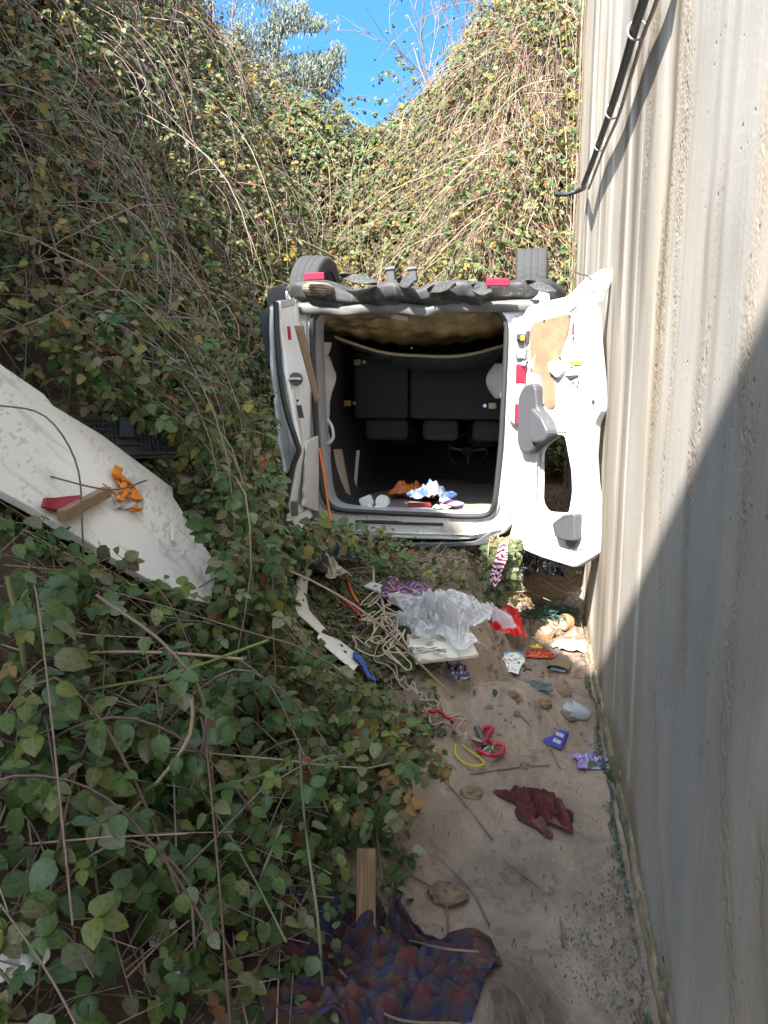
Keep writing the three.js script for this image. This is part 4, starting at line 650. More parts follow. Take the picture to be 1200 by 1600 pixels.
  const strip = (L, R, z, th, m, name, parent, nv = 40) => part(name, sheet(10, nv, (u, v) => { const pick = A => { const t = v * (A.length - 1), i = Math.min(A.length - 2, Math.floor(t)); return [mix(A[i][0], A[i + 1][0], t - i), mix(A[i][1], A[i + 1][1], t - i)]; }; const a = pick(L), b = pick(R); const x = mix(a[0], b[0], u), y = mix(a[1], b[1], u); const p = at(x, y, mix(4.42, 4.66, u) + z); p.z += 0.012 * n2(v * 9, u * 3) + 0.018 * Math.sin(Math.PI * u); return p; }, th), m, parent);
  const ld = strip([[434, 470], [437, 520], [444, 580], [455, 640], [468, 700], [458, 750], [447, 800], [445, 818]], [[461, 468], [470, 515], [484, 580], [484, 640], [482, 690], [479, 740], [476, 780], [487, 808]], 0, 0.022, M.white, 'rear_door', car, 60);
  strip([[424, 480], [424, 560], [430, 620], [436, 690], [446, 740]], [[436, 476], [440, 560], [448, 620], [460, 690], [462, 730]], 0.12, 0.02, M.white, 'outer_skin', ld);
  strip([[478, 690], [476, 740], [472, 790]], [[497, 680], [499, 740], [497, 800]], 0.1, 0.015, M.trim, 'door_return', ld);
  strip([[444, 812], [456, 830], [472, 838]], [[480, 796], [484, 800], [487, 806]], -0.03, 0.02, std(rgb(0.5, 0.49, 0.46), 0.5), 'bent_corner', ld, 10);
  part('door_seal', tube([[431, 472], [433, 530], [437, 580], [447, 640], [463, 690], [467, 703], [459, 725], [450, 770], [443, 812], [452, 828], [472, 840]].map(([x, y]) => at(x, y, 4.38)), 0.017, 120, 8), M.rubber, ld);
  part('seal_end', sheet(4, 8, (u, v) => at(mix(455, 466, u), mix(783, 806, v), 4.41), 0.006), std(rgb(0.2, 0.19, 0.16), 0.8), ld);
  part('reflector_strip', sheet(2, 6, (u, v) => at(mix(448.5, 453.5, u) + 2 * v, mix(510, 531, v), 4.44), 0.004), M.red, ld);
  { const q = at(462, 592, 4.45); const k = part('lock_knob', new THREE.CylinderGeometry(0.036, 0.04, 0.03, 20).rotateX(1.4), M.grey, ld); k.position.copy(q); part('lock_bar', box(0.075, 0.014, 0.02, 0, 0, 0.02, 0.004), M.trim, k); }
  part('lock_hole', sheet(4, 8, (u, v) => at(mix(463, 471, u) + 4 * v, mix(633, 653, v), 4.455), 0.004), M.dark, ld); part('bolt_hole', new THREE.CylinderGeometry(0.008, 0.008, 0.01, 10).rotateX(1.5).translate(...at(465, 626, 4.455).toArray()), M.dark, ld);
  part('wood_strip', sheet(4, 16, (u, v) => at(mix(460, 474, u) + 32 * v - 6 * u * v, mix(509, 628, v), mix(4.42, 4.5, v)), 0.012), M.tan, ld);
  part('frame_lip', sheet(4, 10, (u, v) => at(mix(441, 460, u), mix(470, 482, v) - 5 * u, 4.36), 0.008), M.beige, ld);
  part('torn_lens', sheet(3, 10, (u, v) => at(mix(432, 437, u) + 6 * v, mix(583, 600, v), 4.45), 0.01), M.red, ld);
  part('lower_spoiler', sheet(30, 4, (u, v) => at(mix(560, 770, u), mix(843, 850, v) + 5 * Math.sin(u * 3) - 14 * ss(0.85, 1, u) * (1 - v), 4.78), 0.012), M.plastic, car);
}

// ---------------------------------------------------------------- things thrown out of the car
const rest = (px, py, up = 0) => { const p = onLand(px, py, up); return p; };
// a soft crumpled sheet lying about p: w x l metres, h the height of its folds
function crumple(w, l, h, seed, o = {}) {
  const nu = o.nu ?? 34, nv = o.nv ?? 34, k = o.k ?? 1;
  return sheet(nu, nv, (u, v) => {
    const a = 1 + (o.ragged ?? 0.18) * n2(Math.atan2(v - 0.5, u - 0.5) * 1.7 + seed, seed * 1.3), x = (u - 0.5) * w * a + 0.12 * w * n2(v * 3 * k + seed, u * 2), z = (v - 0.5) * l * a + 0.12 * l * n2(u * 3 * k + seed + 7, v * 2);
    const f = Math.abs(n2(u * 3.1 * k + seed, v * 2.2 * k)) * 0.9 + 0.55 * Math.abs(n2(u * 6.5 * k + 3, v * 5.2 * k + seed)) + 0.25 * n2(u * 14 * k, v * 13 * k + seed), e = 0.25 + 0.75 * Math.sin(Math.PI * clamp(u)) * Math.sin(Math.PI * clamp(v));
    return V(x, h * f * e + 0.004, z);
  }, o.th ?? 0.004);
}
function lay(name, geo, mat, label, cat, px, py, o = {}) { const m = solo(name, geo, mat, label, cat, o.group); const p = o.d ? at(px, py, o.d) : rest(px, py, o.up ?? 0.01); m.position.copy(p); m.rotation.set(o.rx ?? 0, o.ry ?? 0, o.rz ?? 0, 'YXZ'); return m; }
const cloth = (fn, rough = 0.9, w = 256, extra = {}) => std(0xffffff, rough, { map: tex(w, w, fn), ...extra });

// torn white panel on the left bank
{
  const wp = cloth((u, v, c) => { const dirt = ss(0.2, 0.36, fbm(u * 130, v * 55, 4)) * ss(-0.25, 0.3, fbm(u * 5 + 3, v * 5, 3) + 0.2 * (1 - u)), wide = fbm(u * 3, v * 3, 4), sm = ss(0.2, 0.5, fbm(u * 9 + 1, v * 30, 3)); const k = 0.86 + 0.06 * wide - 0.09 * sm; c[0] = mix(k, 0.5, dirt * 0.28); c[1] = mix(k * 0.99, 0.45, dirt * 0.28); c[2] = mix(k * 0.96, 0.38, dirt * 0.28); }, 0.5, 1024);
  const o = thing('detached_car_sheet', 'large muddy white sheet panel lying on the bramble bank', 'panel');
  const g = new THREE.ExtrudeGeometry(polyShape(PANEL), { depth: 0.02, bevelEnabled: true, bevelSize: 0.004, bevelThickness: 0.004, bevelSegments: 2 });
  const uvA = g.attributes.uv, po = g.attributes.position; for (let i = 0; i < po.count; i++) { uvA.setXY(i, po.getX(i) * 0.7 + 0.3, po.getY(i) * 0.7); po.setZ(i, po.getZ(i) + 0.02 * n2(po.getX(i) * 2, po.getY(i) * 2)); }
  const flip = PU.clone().cross(PV).dot(PN) < 0; g.applyMatrix4(new THREE.Matrix4().makeBasis(PU, PV, PU.clone().cross(PV)).setPosition(PA)); if (flip) g.translate(PN.x * 0.02, PN.y * 0.02, PN.z * 0.02);
  part('sheet', g, wp, o);
  part('paper_label', sheet(3, 6, (u, v) => onPanel(mix(266, 272, u) + 2 * v, mix(818, 845, v), 0.04), 0.002), M.paper, o);
  const orange = std(rgb(0.72, 0.22, 0.02), 0.55);
  const rag = thing('orange_strap', 'tangled orange plastic straps lying on the white panel', 'strap');
  const L = (pts, w) => part('strap', sheet(24, 3, (u, v) => { const t = u * (pts.length - 1), i = Math.min(pts.length - 2, Math.floor(t)), x = mix(pts[i][0], pts[i + 1][0], t - i), y = mix(pts[i][1], pts[i + 1][1], t - i); return onPanel(x + (v - 0.5) * w, y + (v - 0.5) * w * 0.5, 0.045 + 0.012 * Math.sin(u * 9)); }, 0.005), orange, rag);
  L([[186, 730], [180, 745], [190, 756], [202, 770]], 13); L([[188, 742], [204, 756], [218, 778], [203, 778]], 12); L([[196, 752], [190, 770], [184, 782], [192, 780]], 7); L([[163, 757], [175, 768], [188, 782], [200, 765]], 6); L([[208, 768], [212, 788], [209, 795]], 5); L([[203, 797], [214, 798], [222, 793]], 4);
  const rp = part('clear_wrapper', sheet(14, 14, (u, v) => onPanel(mix(176, 222, u), mix(748, 796, v), 0.03).addScaledVector(PN, 0.02 * Math.abs(n2(u * 6, v * 6))), 0.002), phys(rgb(0.8, 0.78, 0.78), 0.3, { transmission: 0.5, thickness: 0 }), rag);
  const rd = solo('red_tray', sheet(20, 12, (u, v) => { const p = onPanel(mix(70, 128, u) - 4 * v, mix(778, 792, v) - 6 * Math.sin(u * 2.6) * (1 - v), 0.06); return p.addScaledVector(PN, -0.02 * Math.sin(3.1 * u)); }, 0.01), std(rgb(0.3, 0.012, 0.03), 0.4), 'dark red plastic tray lying behind the wooden batten on the panel', 'tray');
  const w0 = onPanel(96, 806, 0.06), w1 = onPanel(168, 768, 0.055); const bt = solo('wooden_batten', box(0.03, 0.035, w0.distanceTo(w1), 0, 0, 0, 0.003), M.tan, 'short light brown wooden batten across the white panel', 'batten'); bt.position.copy(w0.clone().lerp(w1, 0.5)); bt.lookAt(w1);
  const ob = solo('brown_offcut', box(0.025, 0.02, 0.14, 0, 0, 0, 0.003), std(rgb(0.32, 0.12, 0.06), 0.7), 'small reddish brown offcut sticking out behind the white panel', 'offcut'); ob.position.copy(at(103, 640, 2.95)); ob.lookAt(at(92, 618, 3.0));
}
// black grille torn off the car
{
  const o = thing('black_grille', 'torn black plastic grille with mesh lying behind the white panel', 'grille');
  const q = (u, v) => { const p = onLand(mix(108, 275, u), mix(652 + 8 * u + 26 * ss(0.55, 1, u), 712 - 4 * u, v), 0.13); return p.add(V(0, 0.03 * Math.sin(3.1 * v), 0)); };
  part('back_plate', sheet(30, 10, (u, v) => q(u, v).add(V(0, -0.02, -0.02)), 0.006), M.plastic, o);
  part('rim', tube([...Array(20).keys()].map(i => q(i / 19, 0)).concat([q(1, 0.5)], [...Array(20).keys()].map(i => q(1 - i / 19, 1))), 0.009, 100, 6), M.grey, o);
  for (let i = 1; i < 26; i++) if (Math.abs(i - 14) > 2) part('bar', tube([0.1, 0.35, 0.65, 0.95].map(v => q(i / 26 + 0.03 * v, v)), 0.0035, 8, 4), M.grey, o);
  for (let j = 1; j < 6; j++) part('cross_bar', tube([...Array(12).keys()].map(i => q(0.03 + i / 11 * 0.94, j / 6)), 0.0035, 30, 4), M.grey, o);
  part('badge_plate', sheet(8, 6, (u, v) => q(mix(0.49, 0.62, u), mix(0.05, 0.75, v)).add(V(0, 0.012, 0.01)), 0.006), M.grey, o);
}
// long white plastic trim with slots
{
  const o = thing('white_trim_strip', 'long bent white plastic trim strip with slots and a blue strap', 'trim strip');
  const P = (x, y) => onLand(x, y, 0.1);
  const seg = (L, w, name) => part(name, sheet(30, 6, (u, v) => { const t = u * (L.length - 1), i = Math.min(L.length - 2, Math.floor(t)), x = mix(L[i][0], L[i + 1][0], t - i), y = mix(L[i][1], L[i + 1][1], t - i), ww = mix(w[i], w[i + 1], t - i); const p = P(x + (v - 0.5) * ww, y + (v - 0.5) * ww * -0.35); p.y += 0.02 - 0.05 * Math.pow(v - 0.5, 2) * 4 * 0.35; return p; }, 0.006), std(rgb(0.66, 0.64, 0.58), 0.5), o);
  seg([[478, 896], [470, 912], [468, 940], [474, 958], [490, 974], [506, 990]], [20, 22, 20, 17, 14, 12], 'upper_arm');
  seg([[500, 996], [518, 1006], [545, 1028], [562, 1046]], [10, 24, 26, 18], 'lower_arm');
  for (const [x, y] of [[531, 1014], [537, 1024]]) { const s = part('slot', new THREE.CapsuleGeometry(0.008, 0.02, 4, 10).rotateZ(1.57).scale(1.4, 0.4, 0.8), M.dark, o); s.position.copy(P(x, y).add(V(0, 0.02, 0))); s.rotation.y = -0.7; }
  for (const [x, y] of [[475, 913], [473, 945], [503, 982]]) { const s = part('screw_hole', new THREE.CylinderGeometry(0.007, 0.007, 0.006, 10), M.dark, o); s.position.copy(P(x, y).add(V(0, 0.022, 0))); }
  part('blue_strap', sheet(16, 4, (u, v) => { const p = P(mix(552, 590, u) + 3 * Math.sin(u * 5), mix(1034, 1076, u) + (v - 0.5) * mix(12, 9, u)); p.y += 0.028 + 0.012 * Math.sin(u * 7 + v); return p; }, 0.004), std(rgb(0.02, 0.07, 0.33), 0.6), o);
}
// white cloth with a blue rag behind it
lay('white_cloth', crumple(0.13, 0.4, 0.09, 4.2, { k: 1.2 }), cloth((u, v, c) => { const k = 0.82 + 0.12 * fbm(u * 8, v * 8, 4), a = ss(0.15, 0.4, fbm(u * 6 + 3, v * 6, 3)); c[0] = k; c[1] = k * (0.98 - 0.05 * a); c[2] = k * (0.93 - 0.12 * a); }), 'twisted white cloth lying beside the orange rope', 'cloth', 514, 890, { up: 0.12, ry: 0.55 });
lay('blue_rag', crumple(0.2, 0.14, 0.09, 8.1, { k: 1.3 }), cloth((u, v, c) => { const k = 0.8 + 0.4 * fbm(u * 9, v * 9, 3), a = ss(0.05, 0.3, n2(u * 5, v * 4)); c[0] = mix(0.10, 0.5, a) * k; c[1] = mix(0.16, 0.47, a) * k; c[2] = mix(0.33, 0.42, a) * k; }), 'crumpled navy blue rag behind the white cloth', 'rag', 537, 872, { up: 0.12, ry: 0.3 });
// perforated bracket, striped knit, bag, board
{
  const o = thing('perforated_bracket', 'flat white bracket with two square holes lying by the rope tangle', 'bracket', rest(596, 922, 0.13), -0.75);
  const g = new THREE.ExtrudeGeometry(polyShape(rounded([[-0.12, -0.03], [0.13, -0.03], [0.13, 0.03], [-0.12, 0.03]], 0.012), [[[-0.075, -0.012], [-0.04, -0.012], [-0.04, 0.013], [-0.075, 0.013]], [[0.03, -0.012], [0.065, -0.012], [0.065, 0.013], [0.03, 0.013]]]), { depth: 0.008, bevelEnabled: true, bevelSize: 0.003, bevelThickness: 0.003 }).rotateX(-1.35); part('plate', g, std(rgb(0.6, 0.58, 0.54), 0.5), o);
  part('peg', new THREE.CylinderGeometry(0.006, 0.006, 0.1, 8).translate(-0.1, 0.06, -0.02), M.trim, o);
}
lay('striped_knit', crumple(0.26, 0.2, 0.09, 2.6, { k: 0.9 }), cloth((u, v, c) => { const s = ((v + 0.04 * Math.sin(u * 20)) * 11 % 1 + 1) % 1, k = 0.85 + 0.25 * n2(u * 70, v * 70); const w = s < 0.35 ? [0.62, 0.55, 0.58] : s < 0.7 ? [0.45, 0.16, 0.26] : [0.36, 0.27, 0.5]; c[0] = w[0] * k; c[1] = w[1] * k; c[2] = w[2] * k; }), 'crumpled red and white striped knitted cloth behind the plastic bag', 'cloth', 634, 926, { up: 0.12, ry: 0.2 });
lay('white_board', box(0.3, 0.018, 0.24, 0, 0.01, 0, 0.004), cloth((u, v, c) => { const a = ss(0.1, 0.4, fbm(u * 7, v * 7, 4)); c[0] = mix(0.84, 0.5, a * 0.6); c[1] = mix(0.82, 0.42, a * 0.6); c[2] = mix(0.77, 0.32, a * 0.6); }, 0.6), 'muddy white wooden board under the clear plastic bag', 'board', 690, 1012, { up: 0.1, ry: 0.35, rx: 0.22, rz: 0.06 });
lay('plastic_bag', crumple(0.5, 0.36, 0.17, 6.4, { k: 1.9, nu: 90, nv: 76, th: 0.002, ragged: 0.35 }), phys(rgb(0.88, 0.88, 0.89), 0.2, { transmission: 0.75, thickness: 0 }), 'crumpled translucent white plastic bag on the broken brambles', 'bag', 688, 972, { up: 0.12, rx: 0.28, ry: -0.2 });
// ropes
{
  const r = mulberry(9); const P = (x, y, u = 0.12) => onLand(x, y, u);
  const wander = (a, n, s, up) => { const out = []; for (let i = 0; i < n; i++) { const t = i / (n - 1) * (a.length - 1), k = Math.min(a.length - 2, Math.floor(t)), x = mix(a[k][0], a[k + 1][0], t - k), y = mix(a[k][1], a[k + 1][1], t - k); out.push(P(x + (r() - 0.5) * s, y + (r() - 0.5) * s, (up ?? 0.12) + 0.03 * r())); } return out; };
  solo('rope_tangle', tube([...wander([[560, 950], [600, 965], [585, 1000], [620, 1010], [600, 960], [570, 985], [620, 1040], [640, 1000], [590, 945], [575, 940], [610, 985], [560, 1000], [640, 1020]], 90, 40)], 0.0038, 420, 5), std(rgb(0.42, 0.35, 0.26), 0.9), 'tangled beige rope heaped beside the plastic bag', 'rope');
  solo('loose_rope', tube(wander([[575, 1000], [620, 1060], [660, 1090], [690, 1120], [730, 1125], [690, 1100], [650, 1110], [700, 1135], [745, 1150], [700, 1118], [640, 1070], [600, 1040]], 70, 22, 0.07), 0.004, 360, 5), std(rgb(0.36, 0.27, 0.21), 0.9), 'loose beige rope trailing down towards the mud', 'rope');
  { const c = P(668, 1020, 0.15), pts = []; for (let i = 0; i < 120; i++) { const a = i * 0.42, q = 0.06 + 0.012 * Math.sin(i * 1.7); pts.push(V(c.x + Math.cos(a) * q * 1.2, c.y + 0.01 + 0.02 * ((i * 7) % 10) / 10 + 0.02 * Math.sin(a), c.z + Math.sin(a) * q * 0.7)); } solo('white_cord_coil', tube(pts, 0.0042, 500, 5), std(rgb(0.72, 0.70, 0.66), 0.8), 'small coil of white cord beside the muddy board', 'cord'); }
  solo('dark_red_rope', tube(wander([[534, 936], [548, 950], [562, 962]], 8, 4, 0.14), 0.009, 40, 6), std(rgb(0.36, 0.02, 0.04), 0.7), 'short dark red cord between the white cloth and the rope tangle', 'cord');
  solo('red_strap_end', tube(wander([[668, 1110], [690, 1112], [708, 1128]], 8, 4, 0.1), 0.008, 40, 6), std(rgb(0.36, 0.02, 0.04), 0.7), 'dark red strap end lying across the loose beige rope', 'strap');
  // red cable loop with a dark handle
  const o = thing('red_cable_loop', 'red coated cable loop with a dark grey handle at the mud edge', 'cable');
  part('loop', tube([[735, 1150], [752, 1160], [762, 1148], [768, 1137], [760, 1136], [752, 1150], [768, 1160], [786, 1166], [784, 1176], [765, 1180], [745, 1172]].map(([x, y], i) => P(x, y, 0.03 + 0.02 * (i % 2))), 0.009, 120, 8), std(rgb(0.42, 0.015, 0.04), 0.4), o);
  part('handle', tube([P(744, 1136, 0.06), P(752, 1152, 0.05), P(757, 1166, 0.04)], 0.014, 20, 8), M.grey, o);
  part('chain', tube(wander([[748, 1170], [765, 1172], [775, 1165]], 12, 8, 0.02), 0.005, 80, 5), M.steel, o);
  solo('yellow_rope_loop', tube([[712, 1163], [712, 1178], [722, 1190], [740, 1197], [756, 1194], [752, 1186], [738, 1176], [722, 1164]].map(([x, y]) => P(x, y, 0.03)), 0.005, 90, 6), std(rgb(0.45, 0.38, 0.03), 0.6), 'thin yellow cord loop at the edge of the mud', 'cord');
  // orange rope down from the car
  solo('orange_rope', tube([at(499, 700, 4.72), at(506, 740, 4.64), at(513, 790, 4.6), at(524, 850, 4.45), at(538, 890, 4.3), P(551, 928, 0.12), P(560, 942, 0.12)], 0.0075, 80, 6), std(rgb(0.62, 0.13, 0.015), 0.7), 'taut orange rope running down from the car opening', 'rope');
}
// striped and purple socks
lay('purple_sock', crumple(0.075, 0.19, 0.06, 3.3), cloth((u, v, c) => { const s = (v * 5 + u * 2) % 1, k = 0.9 + 0.2 * n2(u * 40, v * 40); const w = s < 0.33 ? [0.62, 0.56, 0.58] : s < 0.66 ? [0.30, 0.2, 0.42] : [0.24, 0.24, 0.29]; for (let i = 0; i < 3; i++) c[i] = w[i] * k; }), 'purple, grey and white striped sock on the broken brambles', 'sock', 716, 1054, { up: 0.06, ry: 0.3 });
lay('striped_sock', crumple(0.07, 0.24, 0.05, 9.2), cloth((u, v, c) => { const s = (v * 9) % 1; const w = s < 0.5 ? [0.78, 0.72, 0.74] : [0.38, 0.10, 0.22]; for (let i = 0; i < 3; i++) c[i] = w[i]; }), 'maroon and white striped sock caught in the hanging bramble bunch', 'sock', 781, 886, { d: 4.35, rx: 1.1, ry: -0.5 });
// red carrier bag with white print
lay('red_bag', crumple(0.27, 0.24, 0.15, 5.5, { k: 0.7, nu: 44, nv: 44, ragged: 0.08 }), cloth((u, v, c) => { const a = ss(0.30, 0.24, Math.abs(u - 0.5) + 0.05 * n2(v * 8, 1)) * ss(0.34, 0.28, Math.abs(v - 0.52)), t = a * (n2(u * 26, v * 9) > 0.35 && Math.abs(v - 0.5) < 0.14 ? 1 : 0); c[0] = mix(mix(0.78, 0.82, a), 0.70, t); c[1] = mix(mix(0.06, 0.76, a), 0.12, t); c[2] = mix(mix(0.09, 0.78, a), 0.35, t); }, 0.35), 'bright red carrier bag with white print under the hanging brambles', 'bag', 779, 975, { up: 0.05, rx: 0.45, ry: 0.2 });
// tape rolls
for (const [px, py, rx, ry, rz, up, lab] of [[852, 990, 0.12, 0.4, 0, 0.03, 'tan tape roll lying flat on the mud'], [886, 972, 1.35, 0.25, 1.35, 0.075, 'tan tape roll standing on edge against the green net']]) {
  const o = thing('tape_roll', lab, 'tape roll', rest(px, py, up)); o.rotation.set(rx, ry, rz, 'YXZ');
  part('tape', new THREE.LatheGeometry([[0.042, -0.026], [0.052, -0.026], [0.0545, -0.02], [0.0545, 0.02], [0.052, 0.026], [0.042, 0.026], [0.042, -0.026]].map(p => new THREE.Vector2(...p)), 40), cloth((u, v, c) => { const k = 0.95 + 0.1 * n2(u * 12, v * 60); c[0] = 0.62 * k; c[1] = 0.49 * k; c[2] = 0.35 * k; }, 0.5, 64), o);
  part('card_core', new THREE.LatheGeometry([[0.0385, -0.0255], [0.0418, -0.0255], [0.0418, 0.0255], [0.0385, 0.0255], [0.0385, -0.0255]].map(p => new THREE.Vector2(...p)), 40), std(rgb(0.62, 0.58, 0.5), 0.8), o);
}
// green net heap with a black film in it
{
  const r = mulberry(15), o = thing('green_net', 'heap of dark green plastic netting beside the wall foot', 'net'), gs = [[], []], c = rest(868, 968, 0.02);
  for (let k = 0; k < 170; k++) { const pts = []; let a = r() * 6.28, p = V(c.x + (r() - 0.5) * 0.26, c.y + 0.02 + 0.08 * r(), c.z + (r() - 0.5) * 0.3); for (let i = 0; i < 5; i++) { p.x = Math.min(p.x, 0.355); pts.push(p.clone()); a += (r() - 0.5) * 1.6; p.add(V(Math.cos(a) * 0.035, (r() - 0.5) * 0.03, Math.sin(a) * 0.035)); p.y = clamp(p.y, c.y, c.y + 0.11); } gs[k % 2].push(tube(pts, 0.0022, 10, 3)); }
  for (const [g, m] of [[gs[0], std(rgb(0.02, 0.075, 0.055), 0.5)], [gs[1], std(rgb(0.05, 0.16, 0.12), 0.5)]]) { const q = part('netting', g, m, o); q.userData.kind = 'stuff'; }
  const f = part('black_film', crumple(0.22, 0.16, 0.07, 7.7, { k: 1.4, th: 0.002 }), phys(rgb(0.012, 0.013, 0.015), 0.25, { clearcoat: 0.6 }), o); f.position.copy(c).add(V(-0.02, 0, -0.03));
}
// small litter on the mud
lay('paper_plate', crumple(0.16, 0.2, 0.025, 1.9, { ragged: 0.1 }), cloth((u, v, c) => { const a = ss(-0.1, 0.15, n2(u * 4, v * 4)) * ss(0.55, 0.35, v), k = ss(0.15, 0.35, fbm(u * 12, v * 12, 3)); c[0] = mix(mix(0.80, 0.30, a), 0.42, k * 0.7); c[1] = mix(mix(0.80, 0.62, a), 0.36, k * 0.7); c[2] = mix(mix(0.79, 0.72, a), 0.28, k * 0.7); }, 0.5), 'muddy light blue and white paper plate below the red bag', 'plate', 795, 1036, { up: 0.02, rx: 0.25, ry: -0.3 });
lay('red_wrapper', crumple(0.17, 0.11, 0.03, 12.1, { k: 1.6 }), cloth((u, v, c) => { const a = n2(u * 9, v * 11) > 0.15; c[0] = a ? 0.72 : 0.66; c[1] = a ? 0.36 : 0.10; c[2] = a ? 0.2 : 0.07; }, 0.45), 'crumpled orange red wrapper on the mud', 'wrapper', 840, 1024, { up: 0.015, ry: 0.2 });
lay('yellow_scrap', crumple(0.06, 0.035, 0.02, 13.1, { nu: 14, nv: 14 }), std(rgb(0.72, 0.45, 0.01), 0.5), 'small bright yellow scrap beside the orange red wrapper', 'scrap', 838, 1012, { up: 0.04 });
lay('white_paper', crumple(0.19, 0.13, 0.06, 14.4, { k: 1.5 }), cloth((u, v, c) => { const k = 0.84 + 0.15 * fbm(u * 14, v * 14, 3), a = ss(0.1, 0.4, fbm(u * 7, v * 18, 3)); c[0] = k * (1 - 0.3 * a); c[1] = k * (1 - 0.34 * a); c[2] = k * (1 - 0.42 * a); }), 'crumpled white paper against the foot of the wall', 'paper', 892, 1012, { up: 0.03, ry: -0.2 });
{ const o = thing('brown_pouch', 'small brown card sleeve with a blue lining on the mud', 'sleeve', rest(873, 1046, 0.02), -0.25); o.rotation.x = 0.1; part('sleeve', sheet(30, 6, (u, v) => { const a = u * 6.283; return V(0.06 * Math.cos(a) + 0.01 * v, 0.024 * Math.sin(a) + 0.02, mix(0.045, -0.05, v)); }, 0.003), std(rgb(0.19, 0.125, 0.075), 0.8), o); part('lining', box(0.085, 0.012, 0.07, 0.005, 0.014, 0.01, 0.004), std(rgb(0.17, 0.2, 0.26), 0.6), o); }
lay('clear_cup', new THREE.LatheGeometry([[0.0, 0], [0.03, 0.0], [0.045, 0.1], [0.043, 0.1], [0.028, 0.004], [0, 0.004]].map(p => new THREE.Vector2(...p)), 30), phys(rgb(0.85, 0.88, 0.92), 0.15, { transmission: 0.6, thickness: 0 }), 'crushed clear plastic cup leaning against the wall foot', 'cup', 916, 1116, { up: 0.035, rz: 1.15, rx: -0.3, ry: 0.5 });
{ const m = lay('blue_packet', sheet(10, 10, (u, v) => V((u - 0.5) * 0.085, 0.006 + 0.008 * Math.sin(u * 3 + v * 2), (v - 0.5) * 0.11), 0.004), cloth((u, v, c) => { const w = (Math.abs(u - 0.62) < 0.2 && (Math.abs(v - 0.3) < 0.1 || Math.abs(v - 0.68) < 0.1)); const n = n2(u * 18, v * 18) > 0.1; c[0] = w ? (n ? 0.75 : 0.5) : 0.13; c[1] = w ? 0.62 : 0.14; c[2] = w ? 0.6 : 0.5; }, 0.4, 128), 'flat dark blue packet with two pale squares on the mud', 'packet', 869, 1155, { up: 0.015, ry: -0.35, rx: 0.2 }); }
lay('lilac_wrapper', crumple(0.12, 0.1, 0.03, 16.2, { k: 1.6 }), cloth((u, v, c) => { const a = n2(u * 10, v * 9); c[0] = 0.52 + 0.2 * a; c[1] = 0.46 + 0.2 * a; c[2] = 0.64 + 0.16 * a; }, 0.4), 'crumpled lilac wrapper in the litter along the wall foot', 'wrapper', 925, 1192, { up: 0.02 });
lay('grey_net_scrap', crumple(0.1, 0.08, 0.03, 17.5, { k: 1.5 }), std(rgb(0.07, 0.10, 0.10), 0.7), 'grey green scrap of cloth on the mud below the brown sleeve', 'scrap', 842, 1075, { up: 0.015 });
lay('dark_red_cloth', (() => { const g = crumple(0.17, 0.30, 0.06, 18.8, { k: 1.7, nu: 70, nv: 70, ragged: 0.3 }); return g; })(), cloth((u, v, c) => { const k = 0.8 + 0.4 * fbm(u * 8, v * 8, 4), a = ss(0.1, 0.35, fbm(u * 6 + 3, v * 6, 3)); c[0] = mix(0.36, 0.42, a) * k; c[1] = mix(0.11, 0.28, a) * k; c[2] = mix(0.14, 0.24, a) * k; }), 'muddy dark red crumpled cloth on the bare mud', 'cloth', 842, 1266, { up: 0.015, ry: 0.6 });
// plaid shirt in the foreground
{
  const pl = cloth((u, v, c) => { const line = (t, f, w) => ss(w, w * 0.8, Math.abs(((t * f) % 1 + 1) % 1 - 0.5)); const r = line(u, 9, 0.2), r2 = line(v, 9, 0.2), b = line(u + 0.055, 9, 0.16), b2 = line(v + 0.055, 9, 0.16), k = 0.85 + 0.3 * n2(u * 160, v * 160) * 0.4 + 0.25 * fbm(u * 6, v * 6, 3); const R = (r + r2) / 2, B = (b + b2) / 2; const y = line(u + 0.03, 9, 0.03) + line(v + 0.03, 9, 0.03); const d = ss(0.05, 0.4, fbm(u * 5 + 2, v * 5, 4)) * 0.45; c[0] = mix((0.22 + 0.14 * R - 0.04 * B + 0.07 * y) * k, 0.42, d); c[1] = mix((0.21 - 0.04 * R - 0.03 * B + 0.05 * y) * k, 0.36, d); c[2] = mix((0.20 - 0.02 * R + 0.13 * B) * k, 0.29, d); }, 0.95, 512);
  const A = onLand(590, 1520, 0.05);
  const o = solo('plaid_shirt', sheet(130, 120, (u, v) => { const tw = mix(0.16, 1, ss(0, 0.55, v)); const x = -0.13 + 0.12 * (1 - v) + (u - 0.5) * 0.78 * tw + 0.03 * n2(v * 5, u * 3), z = -0.24 + v * 0.5 + 0.04 * n2(u * 5, 3); const f = 0.06 * Math.abs(n2(u * 6.5 / (0.4 + tw) + 1.2 * v, v * 2.6 + 3)) + 0.05 * Math.abs(n2(u * 12 + v * 4, v * 5)) + 0.02 * Math.abs(n2(u * 24 - v * 8, v * 15)) + 0.006 * n2(u * 50, v * 45); const X = A.x + x, Z = A.z + z; return V(X, Math.max(land(X, -Z) + 0.02, 0.0) * 0.75 + 0.015 + 1.5 * f * (0.4 + 0.6 * Math.sin(3.14 * clamp(u * 0.9 + 0.05))), Z); }, 0.004), pl, 'crumpled dark red, blue and green plaid shirt lying in the mud', 'shirt');
}
